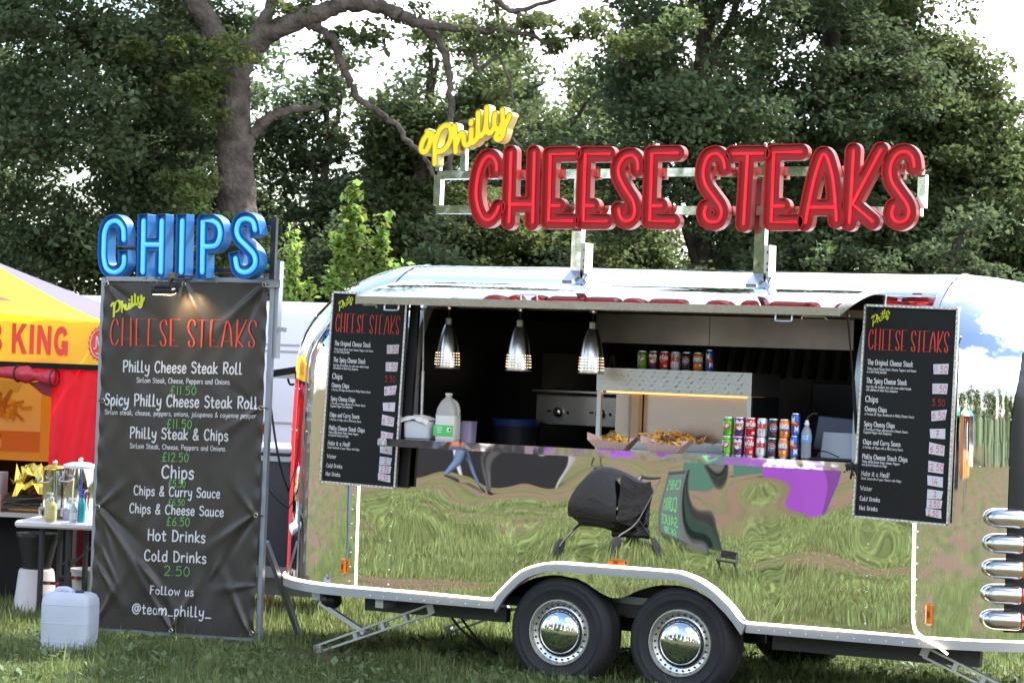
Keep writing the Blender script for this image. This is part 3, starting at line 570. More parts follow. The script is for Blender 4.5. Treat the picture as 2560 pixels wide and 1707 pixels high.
def clip_iso(poly, iso, below):     # poly: list of (x, y, d)
    o = []; n = len(poly)
    for i in range(n):
        a, b = poly[i], poly[(i+1) % n]; ia, ib = (a[2] <= iso) == below, (b[2] <= iso) == below
        if ia: o.append(a)
        if ia != ib: t = (iso-a[2])/(b[2]-a[2]); o.append((a[0]+t*(b[0]-a[0]), a[1]+t*(b[1]-a[1]), iso))
    return o
def tray_letter(strokes, f, w, rim, depth, recess, cell, square, mside, mface, mrim, mtube, tube_r, parent, name='letter'):
    xs, ys, D = sdf_grid(strokes, w, cell, square); wi = w-rim
    rimb, face, side = MB(), MB(), MB()
    nx, ny = len(xs), len(ys)
    for i in range(nx-1):
        for j in range(ny-1):
            c = [(xs[i], ys[j], D[i, j]), (xs[i+1], ys[j], D[i+1, j]), (xs[i+1], ys[j+1], D[i+1, j+1]), (xs[i], ys[j+1], D[i, j+1])]
            mn = min(q[2] for q in c); mxx = max(q[2] for q in c)
            if mn > w: continue
            if mxx <= wi: face.add([f(q[0], q[1], recess) for q in c], [(0, 1, 2, 3)]); continue
            for tri in ((c[0], c[1], c[2]), (c[0], c[2], c[3])):
                p = clip_iso(list(tri), w, True)
                if len(p) < 3: continue
                pin = clip_iso(p, wi, True); pr_ = clip_iso(p, wi, False)
                if len(pin) >= 3: face.add([f(q[0], q[1], recess) for q in pin], [tuple(range(len(pin)))])
                if len(pr_) >= 3: rimb.add([f(q[0], q[1], 0) for q in pr_], [tuple(range(len(pr_)))])
                for iso, poly, z1 in ((w, p, depth), (wi, pin, recess)):
                    e = [q for q in poly if abs(q[2]-iso) < 1e-12]
                    if len(e) == 2 and len(poly) > 2: (side if iso == w else rimb).add([f(e[0][0], e[0][1], 0), f(e[1][0], e[1][1], 0), f(e[1][0], e[1][1], z1), f(e[0][0], e[0][1], z1)], [(0, 1, 2, 3)])
    L_ = side.build(name, mside, parent, True, angle=50)
    rimb.build('rim', mrim, L_, True, angle=40); face.build('face', mface, L_)
    tb = MB()
    if mtube:
        for s in strokes:
            p = [f(q[0], q[1], recess-tube_r*.9) for q in s]
            tb.tube(p, tube_r, 8)
            for e in (p[0], p[-1]): tb.ball(e, tube_r*.99, 6)
        tb.build('neon_tube', mtube, L_, True, angle=60)
    return L_
def smooth_all(strokes, k): return [[tuple(q) for q in catmull(s, k)] for s in strokes]

red_side = M('letter_red_side', (.42, .02, .02), .38, coat=.05, spec=.3); red_face = M('letter_red_face', (.34, .010, .009), .4); red_tube = M('neon_red', (.75, .015, .03), .35, emit=((1, .012, .03), .34))
sign = thing('roof_sign', 'big red CHEESE STEAKS letter sign with yellow script, on posts above the caravan roof', 'sign', (.82, .5, 2.6))
fs = lambda u, v, d: (u, .395+d, v)
for k, st in SIGN.items():
    if k[0] in 'CSA': st = [catmull(st[0], 4)]+st[1:]
    tray_letter([[tuple(q) for q in s] for s in st], fs, .052, .007, .066, .026, .0065, False, red_side, red_face, red_side, red_tube, .0105, sign)
    for zc in (3.265, 3.05):
        xs_ = [q[0] for s in st for q in s if abs(q[1]-zc) < .16]
        if xs_: MB().box((min(xs_)+.03, .525, zc), (.06, .06, .05)).build('letter_clip', M('clip_red', (.42, .06, .045), .4), sign)
yel = M('script_yellow', (.80, .62, .012), .35, emit=((1, .72, .0), .16)); yel_s = M('script_side', (.78, .72, .30), .35); yel_r = M('script_rim', (.42, .26, .01), .4)
tray_letter(smooth_all(PHILLY, 4), lambda u, v, d: (u, .37+d, v), .023, .006, .085, .003, .005, False, yel_s, yel, yel_r, None, .008, sign, 'script_word')
mir = M('polished_frame', (.88, .88, .87), .06, 1., bump=(5, .0015, 2.0))
for a, b in (((-.84, .5, 3.265), (2.51, .5, 3.295)), ((-.84, .5, 3.035), (2.51, .5, 3.04))): MB().bar(a, b, .06, .055).build('frame_rail', mir, sign)
for x in (-.84, 2.51, .2): MB().bar((x, .501, 3.062), (x, .501, 3.265), .055, .05, (1, 0, 0)).build('frame_upright', mir, sign)
MB().bar((-.63, .45, 3.29), (-.63, .45, 3.47), .04).build('script_bracket', mir, sign); MB().bar((-.82, .45, 3.29), (-.82, .45, 3.40), .035).build('script_bracket', mir, sign)
for x in (.19, 1.46):
    MB().box((x, .53, 2.80), (.07, .055, .48)).build('post', mir, sign); MB().box((x, .53, 3.15), (.066, .05, .18)).build('post', mir, sign)
    t = MB().box((x+.055, .53, 2.725), (.045, .012, .2)); t.box((x+.078, .53, 2.725), (.006, .12, .2)); t = t.build('post_bracket', steel, sign)
    for zz in (2.67, 2.71, 2.78): MB().lathe([(.009, 0), (.009, .008), (0, .012)], (x+.055, .523, zz), (0, -1, 0), 6).build('bolt', black, t)
    MB().box((x, .455, 2.60), (.07, .16, .03), rx=R(30)).build('post_foot', steel, sign)

# ---------------------------------------------------------------- menu boards on the caravan side
wht = M('print_white', (.62, .62, .64), .5); redp = M('print_red', (.62, .045, .028), .5); yelp = M('print_lime', (.62, .68, .03), .5); cardm = M('price_card_white', (.60, .62, .70), .6); pen = M('marker_red', (.72, .06, .08), .5); grn = M('chalk_green', (.13, .36, .10), .6)
SX0, SX1, SZ0, SZ1 = -.51, 2.48, 2.959, 3.40
def header(f, mat, name, parent, hw, mapx=1., k=3):
    mb = MB()
    for key, st in SIGN.items():
        for s in st:
            s = catmull(s, k) if key[0] in 'CSA' else ([q_ for a, b in zip(s, s[1:]) for q_ in [np.array(a)+(np.array(b)-np.array(a))*j/(2*k) for j in range(2*k)]]+[np.array(s[-1])])
            ribbon(mb, [((q[0]-SX0)/(SX1-SX0), (q[1]-SZ0)/(SZ1-SZ0)) for q in s], hw, f, 2)
    return mb.build(name, mat, parent, recalc=False)
def script(f, mat, name, parent, hw, k=3):
    mb = MB()
    for s in [[(-.868, 3.50), (-.84, 3.545), (-.812, 3.53), (-.81, 3.332)]]+PHILLY[1:]: ribbon(mb, [((q[0]+.918)/.652, (q[1]-3.332)/.367) for q in catmull(s, k)], hw, f, 2)
    return mb.build(name, mat, parent, recalc=False)
MENU = [('The Original Cheese Steak', .545, .279, .024), ('Thinly sliced Sirloin Steak, Cheese, Peppers and Onions', .585, .303, .011), ('in a Soft Fluffy Sub Roll.', .27, .318, .011), ('The Spicy Cheese Steak', .49, .366, .024), ('Just like the Original, but with some added Oomph', .54, .388, .011), ('with addition of some fiery Jalapenos.', .40, .403, .011),
 ('Chips', .19, .455, .028), ('Cheesy Chips', .29, .499, .022), ('A Portion of Chips smothered in Philly Cheese Sauce.', .59, .518, .011), ('Spicy Cheesy Chips', .385, .570, .022), ('A Portion of Chips smothered in Cheese Sauce,', .53, .590, .011), ('Cayenne Pepper and Jalapenos.', .36, .604, .011), ('Chips and Curry Sauce.', .465, .655, .022), ('A Portion of Chips with a Mild Curry Sauce.', .49, .675, .011),
 ('Philly Cheese Steak Chips', .54, .724, .022), ('Thinly sliced Sirloin Steak, Onions, Peppers', .46, .742, .011), ('and grated Cheese on Chips.', .33, .757, .011), ('Make it a Meal!', .355, .804, .022), ('Steak Sandwich of your Choice with Chips.', .49, .822, .011), ('Water', .18, .873, .02), ('Cold Drinks', .27, .922, .02), ('Hot Drinks', .25, .966, .02)]
CARDS = [('11.50', .283), ('11.50', .374), ('5.50', .438), ('6.50', .498), ('7', .584), ('6.50', .654), ('12.50', .738), ('14', .804), ('2', .863), ('2.50', .908), ('2.50', .952)]
def menu_board(cr, y, label, back):
    (tlx, tlz), (trx, trz), (blx, blz), (brx, brz) = cr
    o = thing('menu_board', label, 'menu board', ((blx+brx)/2, y, (blz+brz)/2), 'menu boards hung beside the serving hatch')
    def F(dy): return lambda s, t: (tlx*(1-s)*(1-t)+trx*s*(1-t)+blx*(1-s)*t+brx*s*t, y-dy, tlz*(1-s)*(1-t)+trz*s*(1-t)+blz*(1-s)*t+brz*s*t)
    f0 = F(0); MB().poly([f0(0, 0), f0(1, 0), f0(1, 1), f0(0, 1)], (0, .022, 0)).build('panel', M('menu_black', (.010, .010, .011), .45, spec=.25), o)
    fr = M('edge_trim_silver', (.6, .6, .6), .35, .9, var=(60, .4)); dots = M('led_bead', (.95, .9, .8), .3, emit=((1, .9, .75), .25))
    C4 = [f0(0, 0), f0(1, 0), f0(1, 1), f0(0, 1)]
    dm = MB()
    for i in range(4):
        a, b = Vector(C4[i]), Vector(C4[(i+1) % 4]); MB().bar(a+Vector((0, -.003, 0)), b+Vector((0, -.003, 0)), .014, .030, (0, 1, 0)).build('edge_trim', fr, o)
        n = int((b-a).length/.028)
        for k in range(n): p = a.lerp(b, (k+.5)/n); dm.box((p.x, p.y-.02, p.z), (.0045, .003, .0045))
    dm.build('led_beads', dots, o, kind='stuff')
    W = abs(trx-tlx)
    f1 = F(.004)
    sx = .22 if label.find('left') < 0 and False else .21
    script(lambda u, v: f1(.055+u*sx, .098-v*.082), yelp, 'script_heading', o, .026, 2)
    header(lambda u, v: f1(.055+u*.86, .207-v*.098), redp, 'red_heading', o, .0075, k=2)
    for s_, x1, t0, hh in MENU:
        st, wd = text_strokes(s_, k=2 if hh > .015 else 1); mb = MB()
        for p in st: ribbon(mb, [(q[0]*(x1-.05)/wd, q[1]) for q in p], .0, lambda a, b: (a, b, 0), 1) if False else None
        sc = (x1-.055)/wd; H = hh/100; asp = (blz-tlz)/W*-1
        for p in st: ribbon(mb, [(q[0]*sc*W, q[1]*H*asp*W) for q in p], hh*asp*W*.075, lambda a, b, t0=t0: f1(.055+a/W, t0-b/(asp*W)), 1)
        mb.build('menu_line', wht, o, recalc=False)
    jit = random.Random(3)
    for s_, tc_ in CARDS:
        f2 = F(.0045); f3 = F(.007); r_ = jit.uniform(-.006, .006); q = jit.uniform(-.006, .006); wdt = .165
        h_ = .048 if tc_ < .85 else .038; par = o
        if s_ != '5.50': par = MB().poly([f2(.765+q, tc_-h_/2-r_), f2(.765+wdt+q, tc_-h_/2+r_), f2(.76+wdt-q, tc_+h_/2+r_), f2(.77-r_, tc_+h_/2+q)], (0, -.0015, 0)).build('price_card', cardm, o)
        st, wd = text_strokes(s_, 14, 3); mb = MB(); hh = h_*.62; sc = hh/100*asp*.95; u0_ = .765+wdt/2+q-wd*sc/2
        for p in st: ribbon(mb, [(u0_+a*sc, tc_+hh/2-b*hh/100) for a, b in p], .0022, lambda a, b: f3(a, b), 1)
        mb.build('price', pen if s_ != '5.50' else M('chalk_red', (.35, .04, .02), .6), par, recalc=False)
    if back:      # second, dark panel standing behind the board's inner edge
        MB().box((back, y+.05, 1.80), (.06, .03, 1.2), ry=R(1.9)).build('back_panel', M('menu_black'), o)
    MB().bar((trx-.03, y, trz+.0), (trx-.03, y+.15, trz+.01), .012).build('hook', galv, o); MB().bar((tlx+.06, y, tlz-.02), (tlx+.06, y+.25, tlz-.02), .012).build('hook', galv, o)
    return o
menu_board(((-1.264, 2.446), (-.712, 2.436), (-1.305, 1.205), (-.750, 1.191)), -.10, 'black menu board hung at the front end of the caravan, beside the white tub', -.70)
menu_board(((2.384, 2.441), (2.944, 2.433), (2.357, 1.196), (2.929, 1.179)), -.12, 'black menu board hung at the tail lamp end of the caravan, past the water bottle', None)

# ---------------------------------------------------------------- heat lamps
alul = M('lamp_spun_alu', (.66, .66, .64), .25, 1.)
glow = M('lamp_glow', (1, .75, .5), .4, emit=((1, .70, .42), 2.2))
def heat_lamp(x, label):
    z = 1.976; o = thing('heat_lamp', label, 'heat lamp', (x, .15, z), 'heat lamps over the serving counter')
    pr_ = [(.082, 0), (.081, .03), (.079, .08), (.071, .145), (.058, .205), (.043, .255), (.030, .285)]
    mb = MB().lathe(pr_+[(.027, .285)]+[(r-.003, h) for r, h in pr_[::-1]], (x, .15, z), (0, 0, 1), 28).build('lamp_shade', alul, o, True, angle=50)
    MB().lathe([(.022, .285), (.022, .325), (.014, .33), (0, .33)], (x, .15, z), (0, 0, 1), 14).build('socket_cap', M('cap_grey', (.45, .46, .44), .35, .6), o, True)
    MB().tube([(x, .15, z+.325), (x, .152, z+.40)], .004, 6).build('cord', black, o)
    MB().lathe([(.045, .40), (.03, .385), (.012, .375), (0, .375)], (x, .15, z), (0, 0, 1), 14).build('ceiling_rose', alul, o, True)
    d_ = MB()
    for i in range(5):
        h = .026+i*.0185; r = .0805-.03*(h/.145)**2*.35
        for k in range(24):
            a = 2*pi*k/24; d_.box((x+r*cos(a), .15+r*sin(a), z+h), (.004, .0042, .0042), rz=a)
    d_.build('lit_holes', glow, o, kind='stuff')
    MB().ball((x, .15, z+.10), .036, 10).build('bulb', M('bulb_glow', (1, .8, .6), .4, emit=((1, .6, .3), 6.0)), o, True)
    MB().lathe([(.0825, 0), (.084, .004), (.0825, .008)], (x, .15, z), (0, 0, 1), 28).build('shade_rim', M('rim_warm', (.7, .5, .36), .3, .8), o, True)
heat_lamp(-.54, 'perforated metal heat lamp nearest the milk bottle end'); heat_lamp(-.022, 'perforated metal heat lamp hanging between the other two'); heat_lamp(.492, 'perforated metal heat lamp beside the tread plate food warmer')

# ---------------------------------------------------------------- food warmer, griddle, bin
tread = M('tread_plate', (.60, .60, .60), .34, .95)
wm = thing('food_warmer', 'tread plate food warming cabinet glowing behind the counter', 'food warmer', (.97, .35, 1.515))
MB().box((.972, .60, 1.945), (1.06, .50, .148)).build('header', tread, wm)
mb = MB()
for j in range(5):
    for i in range(25):
        cx, cz = .47+i*.042+(j % 2)*.021, 1.888+j*.028; s_ = 1 if (i+j) % 2 else -1
        if cx < 1.49: mb.add([(cx-.015, .3495, cz-.008*s_), (cx, .3495, cz-.003*s_-.004), (cx+.015, .3495, cz+.008*s_), (cx, .3495, cz+.003*s_+.004), (cx, .3472, cz)], [(0, 1, 4), (1, 2, 4), (2, 3, 4), (3, 0, 4)])
mb.build('tread_pattern', M('tread_rib', (.62, .62, .61), .32, 1.), wm, kind='stuff')
MB().box((.46, .37, 1.69), (.028, .03, .36)).build('corner_post', tread, wm); MB().box((1.488, .37, 1.69), (.028, .03, .36)).build('corner_post', tread, wm)
MB().box((1.495, .62, 1.69), (.012, .46, .36)).build('side_panel', M('warmer_side_dark', (.04, .045, .05), .4, .6), wm)
MB().box((.972, .63, 1.71), (1.02, .012, .36)).build('back_panel', M('warmer_back', (.66, .60, .50), .2, 1., bump=(2.5, .002, 2.0)), wm)
MB().box((.63, .58, 1.70), (.05, .06, .34)).build('inner_post', M('copper_tint', (.5, .34, .22), .25, 1.), wm)
MB().box((.972, .50, 1.535), (1.03, .30, .05)).build('base_tray', tread, wm)
MB().box((.97, .44, 1.866), (.98, .03, .010)).build('heating_element', M('element_glow', (1, .5, .15), .4, emit=((1, .42, .10), 1.3)), wm)
gr = thing('griddle', 'stainless gas griddle with chrome knobs at the back of the kitchen', 'griddle', (.05, 1.3, .66))
MB().box((.08, 1.55, 1.72), (1.06, .5, .215), bev=.01).build('control_panel', M('hood_steel'), gr); MB().box((.08, 1.55, 1.85), (1.10, .56, .03), bev=.008).build('hotplate', steel, gr)
for x in (-.27, .05, .37):
    k_ = MB().lathe([(.036, 0), (.036, .014), (.026, .03), (.016, .034), (0, .034)], (x, 1.298, 1.705), (0, -1, 0), 16).build('knob', M('knob_chrome', (.55, .55, .56), .2, 1.), gr, True)
    MB().box((x, 1.262, 1.712), (.012, .012, .05)).build('pointer', black, k_); MB().box((x-.008, 1.26, 1.712), (.006, .014, .03)).build('red_mark', M('red_mark', (.5, .02, .02), .4), k_)
    MB().box((x-.07, 1.297, 1.712), (.03, .006, .014)).build('slot', black, gr); MB().ball((x+.07, 1.298, 1.705), .011, 6).build('igniter_button', M('dark_red', (.12, .02, .02), .3), gr)
MB().box((.08, 1.55, 1.0), (1.0, .5, .66)).build('stand', dark, gr)
bn = thing('waste_bin', 'dark waste bin with a blue bag rim inside the kitchen', 'bin', (-.55, 1.2, .66))
MB().lathe([(.13, 0), (.15, .9), (.165, .98), (.15, .985), (.13, .9)], (-.55, 1.2, .66), (0, 0, 1), 20).build('bin_body', M('bin_dark', (.02, .022, .03), .4), bn, True)
MB().lathe([(.166, .94), (.17, .985), (.16, .99)], (-.55, 1.2, .66), (0, 0, 1), 20).build('bag_rim', M('blue_bag', (.02, .05, .2), .35), bn, True)

# ---------------------------------------------------------------- cans
can_al = M('can_alu', (.75, .75, .76), .3, 1.)
CK = {'lime': ('green and lime soda can with a red disc', (.13, .42, .03)), 'purple': ('purple soda can with a white burst', (.12, .015, .16)), 'red': ('red cola can with white script', (.55, .012, .015)), 'silver': ('silver diet cola can with red lettering', (.62, .63, .66)), 'black': ('black cola can with a red, white and blue globe', (.012, .012, .016)), 'orange': ('orange soda can with white lettering', (.75, .20, .01)), 'blue': ('tall slim blue and silver energy drink can', (.03, .10, .42))}
dw = M('label_white', (.82, .82, .82), .4); dr = M('label_red', (.62, .02, .02), .4); db = M('label_blue', (.02, .06, .38), .4); dg = M('label_dark_green', (.01, .13, .04), .4); dk = M('label_black', (.015, .015, .02), .4); dy = M('label_yellow', (.8, .55, .03), .4); dsv = M('label_silver', (.66, .68, .70), .35, .5)
A0 = R(-82)
def can_proto(kind):
    lab, col = CK[kind]; slim = kind == 'blue'; r, h = (.0265, .135) if slim else (.033, .1155)
    o = thing('drink_can', lab, 'drink can', (0, 0, 0))
    MB().lathe([(r-.009, .0), (r-.006, .002), (r, .010), (r, h-.013), (r-.004, h-.005)], n=22).build('can_body', M('can_'+kind, col, .28, .35), o, True, local=True, angle=50)
    MB().lathe([(r-.004, h-.006), (r-.0045, h), (r-.007, h), (r-.008, h-.004), (0, h-.004)], n=22).build('can_lid', can_al, o, True, local=True, angle=50)
    MB().lathe([(r-.0015, .005), (r-.0065, .0005), (0, .003)], n=22).build('can_base', can_al, o, True, local=True)
    def wrap(q): return lambda a, b: ((r+.0004*q)*cos(A0+a/r), (r+.0004*q)*sin(A0+a/r), b)
    def patch(pts, q, m):
        # fan subdivided so it follows the cylinder
        P = catmull(pts, 3, True) if len(pts) > 5 else pts; c = np.mean(P, 0); mb = MB(); n = len(P); vs = []; rings = 4
        for k in range(rings+1): vs += [wrap(q)(*(c+(np.array(p)-c)*(k/rings))) for p in P]
        mb.add(vs, [(k*n+i, k*n+(i+1) % n, (k+1)*n+(i+1) % n, (k+1)*n+i) for k in range(rings) for i in range(n)]); mb.build('label_patch', m, o, local=True, recalc=False)
    def ell(cx, cz, rx, rz, n=16): return [(cx+rx*cos(2*pi*i/n), cz+rz*sin(2*pi*i/n)) for i in range(n)]
    def txt(s, x0, x1, z, hh, m, q, wt=.1):
        st, wd = text_strokes(s, 14, 2); mb = MB()
        for p in st:
            dense = []
            for a, b in zip(p, p[1:]): dense += [a, ((a[0]+b[0])/2, (a[1]+b[1])/2)]
            dense.append(p[-1]); ribbon(mb, [(x0+a*(x1-x0)/wd, z+b*hh/100) for a, b in dense], hh*wt, wrap(q), 1)
        mb.build('lettering', m, o, local=True, recalc=False)
    if kind == 'lime':
        patch([(-.045, .012), (-.03, .012), (-.018, .03), (-.03, .055), (-.026, .1), (-.045, .1)], 1, dsv); patch([(-.03, .012), (.0, .012), (-.02, .034)], 2, dg); patch([(-.02, .09), (.03, .092), (.03, .101), (-.02, .101)], 1, dg)
        patch(ell(.0, .062, .019, .018), 3, dr); txt('UP', -.010, .012, .054, .017, dw, 4, .13); txt('7', -.034, -.018, .05, .034, dw, 4, .12)
    elif kind == 'purple':
        patch([(-.028, .085), (-.014, .102), (.002, .09), (.018, .102), (.03, .086), (.024, .058), (.004, .038), (-.02, .056)], 1, dw); txt('VIMTO', -.028, .028, .060, .018, dr, 3, .13); patch(ell(-.024, .04, .009, .009, 10), 2, dr); patch(ell(.02, .052, .008, .008, 10), 2, M('label_lime', (.45, .55, .05), .4)); patch(ell(.006, .028, .013, .008, 10), 2, dk)
    elif kind == 'red':
        txt('Coca-Cola', -.050, .034, .066, .030, dw, 1, .095); txt('original', -.026, .018, .052, .006, dw, 1, .12); patch([(.010, .016), (.028, .016), (.028, .034), (.010, .034)], 1, M('label_pale', (.75, .6, .6), .4))
    elif kind == 'silver':
        txt('Coke', -.050, .034, .058, .036, dr, 1, .12); txt('diet', -.012, .010, .030, .010, dr, 1, .1)
        for i in range(4): patch([(-.03+i*.017, .02), (-.024+i*.017, .02), (-.024+i*.017, .05), (-.03+i*.017, .05)], 1, dw)
    elif kind == 'black':
        patch(ell(0, .062, .025, .025, 20), 1, dw); top = [(.0235*cos(a), .062+.0235*sin(a)) for a in [R(22+136*i/10) for i in range(11)]]; patch(top, 2, dr); patch([(a, .124-b) for a, b in top], 2, db); txt('PEPSI', -.022, .022, .056, .012, dk, 3, .14); txt('MAX', -.011, .011, .022, .007, dr, 2, .12)
    elif kind == 'orange':
        patch([(-.03, .058), (-.01, .048), (.012, .05), (.03, .06), (.03, .078), (-.03, .076)], 1, db); txt('FANTA', -.034, .03, .060, .024, dw, 2, .16); patch(ell(.015, .036, .008, .007, 10), 1, dw); patch([(-.03, .03), (-.012, .026), (-.004, .036), (-.02, .042)], 1, M('label_amber', (.8, .35, .02), .4))
    else:
        patch([(.0, .02), (.026, .02), (.026, .062), (.0, .062)], 1, dsv); patch([(-.026, .068), (0, .068), (0, .118), (-.026, .118)], 1, dsv); txt('RED BULL', -.024, .024, .060, .014, dr, 3, .14); patch(ell(0, .076, .013, .006, 12), 2, dy)
    return o
order = ['lime', 'purple', 'red', 'silver', 'black', 'orange', 'blue']
xc_ = [1.513, 1.588, 1.661, 1.733, 1.805, 1.876, 1.944]
for i, k in enumerate(order):
    p = can_proto(k); lab = CK[k][0]; hgt = .135 if k == 'blue' else .1155
    spots = [(xc_[i], -.05, 1.5155, 'lower of two on the counter'), (xc_[i]+.004, -.052, 1.5155+hgt, 'upper of two on the counter'), (.727+.0765*i, .42, 2.0195, 'in the row on the warmer')]
    for j, (x, y, z, wh_) in enumerate(spots):
        c = p if j == 0 else copy_tree(p); c.location = (x, y, z); c.rotation_euler.z = random.uniform(-.22, .22); c['label'] = lab+', '+wh_; c['group'] = 'soft drink cans on display'
# ---------------------------------------------------------------- counter goods
clear = M('clear_plastic', (.82, .88, .95), .08, trans=.85, spec=.6)
o = thing('water_bottle', 'clear plastic water bottle with blue label at the end of the can stacks', 'bottle', (2.018, -.05, 1.5155)); p0 = (2.018, -.05, 1.5155)
pb = [(.0, .002), (.024, .0), (.030, .006)]+[(.031-.0022*(i % 2), .014+i*.008) for i in range(10)]+[(.031, .1), (.0315, .15), (.028, .168), (.018, .188), (.012, .197), (.012, .205)]
MB().lathe(pb, p0, n=20).build('bottle_body', M('bottle_pet', (.62, .72, .82), .08, trans=.6, spec=.6), o, True, angle=60)
MB().lathe([(.0318, .1), (.0322, .102), (.0322, .146), (.0318, .148)], p0, n=20).build('bottle_label', M('ice_label', (.16, .36, .68), .4), o, True)
MB().lathe([(.0155, .203), (.0155, .216), (.011, .219), (.009, .232), (0, .233)], p0, n=14).build('bottle_cap', M('cap_white', (.8, .82, .85), .4), o, True)
st, wd = text_strokes('ICE', 30, 2); mb = MB()
for q in st: ribbon(mb, [(-.018+a*.036/wd, .118+b*.022/100) for a, b in q], .0018, lambda a, b: (p0[0]+.0325*cos(A0+a/.0325), p0[1]+.0325*sin(A0+a/.0325), p0[2]+b), 1)
mb.build('lettering', dw, o, recalc=False)
o = thing('milk_bottle', 'big plastic milk bottle with a bright green label on the counter', 'milk bottle', (-.428, -.02, 1.5155)); x, y, z = -.428, -.02, 1.5155
def rr(w, d, zz, k=.35): return [(x+w*math.copysign(abs(cos(a))**k, cos(a)), y+d*math.copysign(abs(sin(a))**k, sin(a)), zz) for a in [2*pi*i/24 for i in range(24)]]
def loft(rings, mb=None):
    mb = mb or MB(); n = len(rings[0]); mb.add([p for r in rings for p in r], [(i*n+k, i*n+(k+1) % n, (i+1)*n+(k+1) % n, (i+1)*n+k) for i in range(len(rings)-1) for k in range(n)]+[tuple(range(n))[::-1], tuple(range((len(rings)-1)*n, len(rings)*n))]); return mb
mk = M('milk_hdpe', (.80, .80, .77), .4, spec=.4); mk2 = M('hdpe_empty', (.55, .54, .50), .35, trans=.25)
loft([rr(.068, .05, z), rr(.072, .054, z+.01), rr(.072, .054, z+.158)]).build('bottle_body', mk, o, True, angle=60)
loft([rr(.072, .054, z+.1585), rr(.068, .052, z+.20, .5), rr(.05, .044, z+.245, .8), rr(.028, .028, z+.268, 1), rr(.021, .021, z+.272, 1), rr(.021, .021, z+.29, 1)]).build('bottle_neck', mk2, o, True, angle=60)
MB().tube(catmull([(x+.03, y, z+.255), (x+.06, y, z+.235), (x+.075, y, z+.19), (x+.07, y, z+.15)], 4), .012, 8).build('handle', mk2, o, True)
MB().lathe([(.024, 0), (.024, .012), (0, .013)], (x, y, z+.289), n=16).build('bottle_cap', M('cap_pale', (.7, .72, .7), .4), o, True)
MB().box((x-.004, y-.0555, z+.062), (.14, .003, .07)).build('bottle_label', M('label_green', (.10, .62, .13), .45), o)
mb = MB()
for i, (a, b) in enumerate(((-.05, .035), (-.05, .02), (-.05, .005))): mb.box((x+a+.02, y-.0575, z+.045+b), (.045-.008*i, .001, .006))
mb.box((x+.04, y-.0575, z+.068), (.03, .001, .028)); mb.build('label_print', dw, o)
MB().box((x+.045, y-.0583, z+.068), (.012, .001, .014)).build('label_print', dk, o)
o = thing('tub', 'white plastic tub with loose paper spilling over its top beside the milk bottle', 'tub', (-.63, -.02, 1.5155)); x, y, z = -.63, -.02, 1.5155
tubm = M('tub_plastic', (.72, .74, .82), .45)
loft([rr(.085, .06, z), rr(.09, .066, z+.01), rr(.095, .07, z+.115)]).build('tub_body', tubm, o, True, angle=60)
mb = MB(); g_ = np.random.default_rng(4)
mb.grid([[(x-.125+.22*i/7, y-.09+.15*j/5, z+.125+.03*(1-abs(i-3.5)/3.5)-(.03 if j in (0,) else 0)+g_.normal(0, .005)) for j in range(6)] for i in range(8)]); mb.build('paper_wrap', M('paper_white', (.78, .76, .74), .7), o)
o = thing('tub', 'lilac plastic tub half hidden behind the milk bottle', 'tub', (-.35, .11, 1.5155)); x, y, z = -.35, .11, 1.5155
loft([rr(.045, .045, z), rr(.05, .05, z+.12), rr(.055, .055, z+.125)]).build('tub_body', M('tub_lilac', (.35, .30, .45), .45), o, True, angle=60)
# chips in paper trays and the heap in the warmer
def chips(n, cx, cy, cz, sx, sy, sz, seed, mb=None, l=.06):
    q = np.random.default_rng(seed); mb = mb or MB()
    for _ in range(n):
        px, py = q.normal(0, .45, 2); pz = abs(q.normal(0, .4))*max(0, 1-(px*px+py*py)*.5)
        mb.box((cx+px*sx, cy+py*sy, cz+pz*sz+.005), (l*q.uniform(.6, 1.2), .008, .008), rz=q.uniform(0, 2*pi), ry=q.normal(0, .5))
    return mb
chipm = M('chip_gold', (.85, .48, .10), .5, island=.3); ging = bpy.data.materials.new('gingham_paper'); ging.use_nodes = True; t = ging.node_tree
ck = N(t, 'ShaderNodeTexChecker', i_Scale=110.0); ck.inputs[1].default_value = (.85, .40, .33, 1); ck.inputs[2].default_value = (.80, .76, .72, 1); cc = N(t, 'ShaderNodeTexCoord')
t.links.new(cc.outputs['Object'], ck.inputs[0]); t.links.new(ck.outputs[0], t.nodes['Principled BSDF'].inputs['Base Color']); MATS['gingham'] = ging
def tray(x, y, lab, top, seed):
    z = 1.5155; o = thing('food_tray', lab, 'food tray', (x, y, z), 'trays of loaded chips on the counter'); mb = MB()
    b = [(x-.09, y-.05), (x+.09, y-.05), (x+.09, y+.05), (x-.09, y+.05)]; tp = [(x-.14, y-.085, z+.055), (x+.14, y-.085, z+.045), (x+.14, y+.085, z+.07), (x-.14, y+.085, z+.075)]
    mb.add([(p[0], p[1], z) for p in b]+tp, [(3, 2, 1, 0)]+[(i, (i+1) % 4, 4+(i+1) % 4, 4+i) for i in range(4)])
    mb.add([tp[0], (x-.17, y-.02, z+.10), tp[3], tp[1], (x+.165, y-.02, z+.085), tp[2]], [(0, 1, 2), (3, 4, 5)]); mb.build('paper_tray', ging, o, recalc=False)
    chips(60, x, y, z+.045, .085, .05, .05, seed).build('chips', chipm, o, kind='stuff')
    chips(45, x, y-.01, z+.06, .07, .045, .05, seed+1, l=.035).build('topping', top, o, kind='stuff')
tray(.79, -.13, 'gingham tray of cheese covered chips at the lamp end of the warmer', M('cheese_mix', (.34, .22, .05), .5, island=.5), 1)
tray(1.15, -.13, 'gingham tray of chips topped with dark steak, nearest the stacked cans', M('steak_mix', (.16, .09, .04), .5, island=.7), 5)
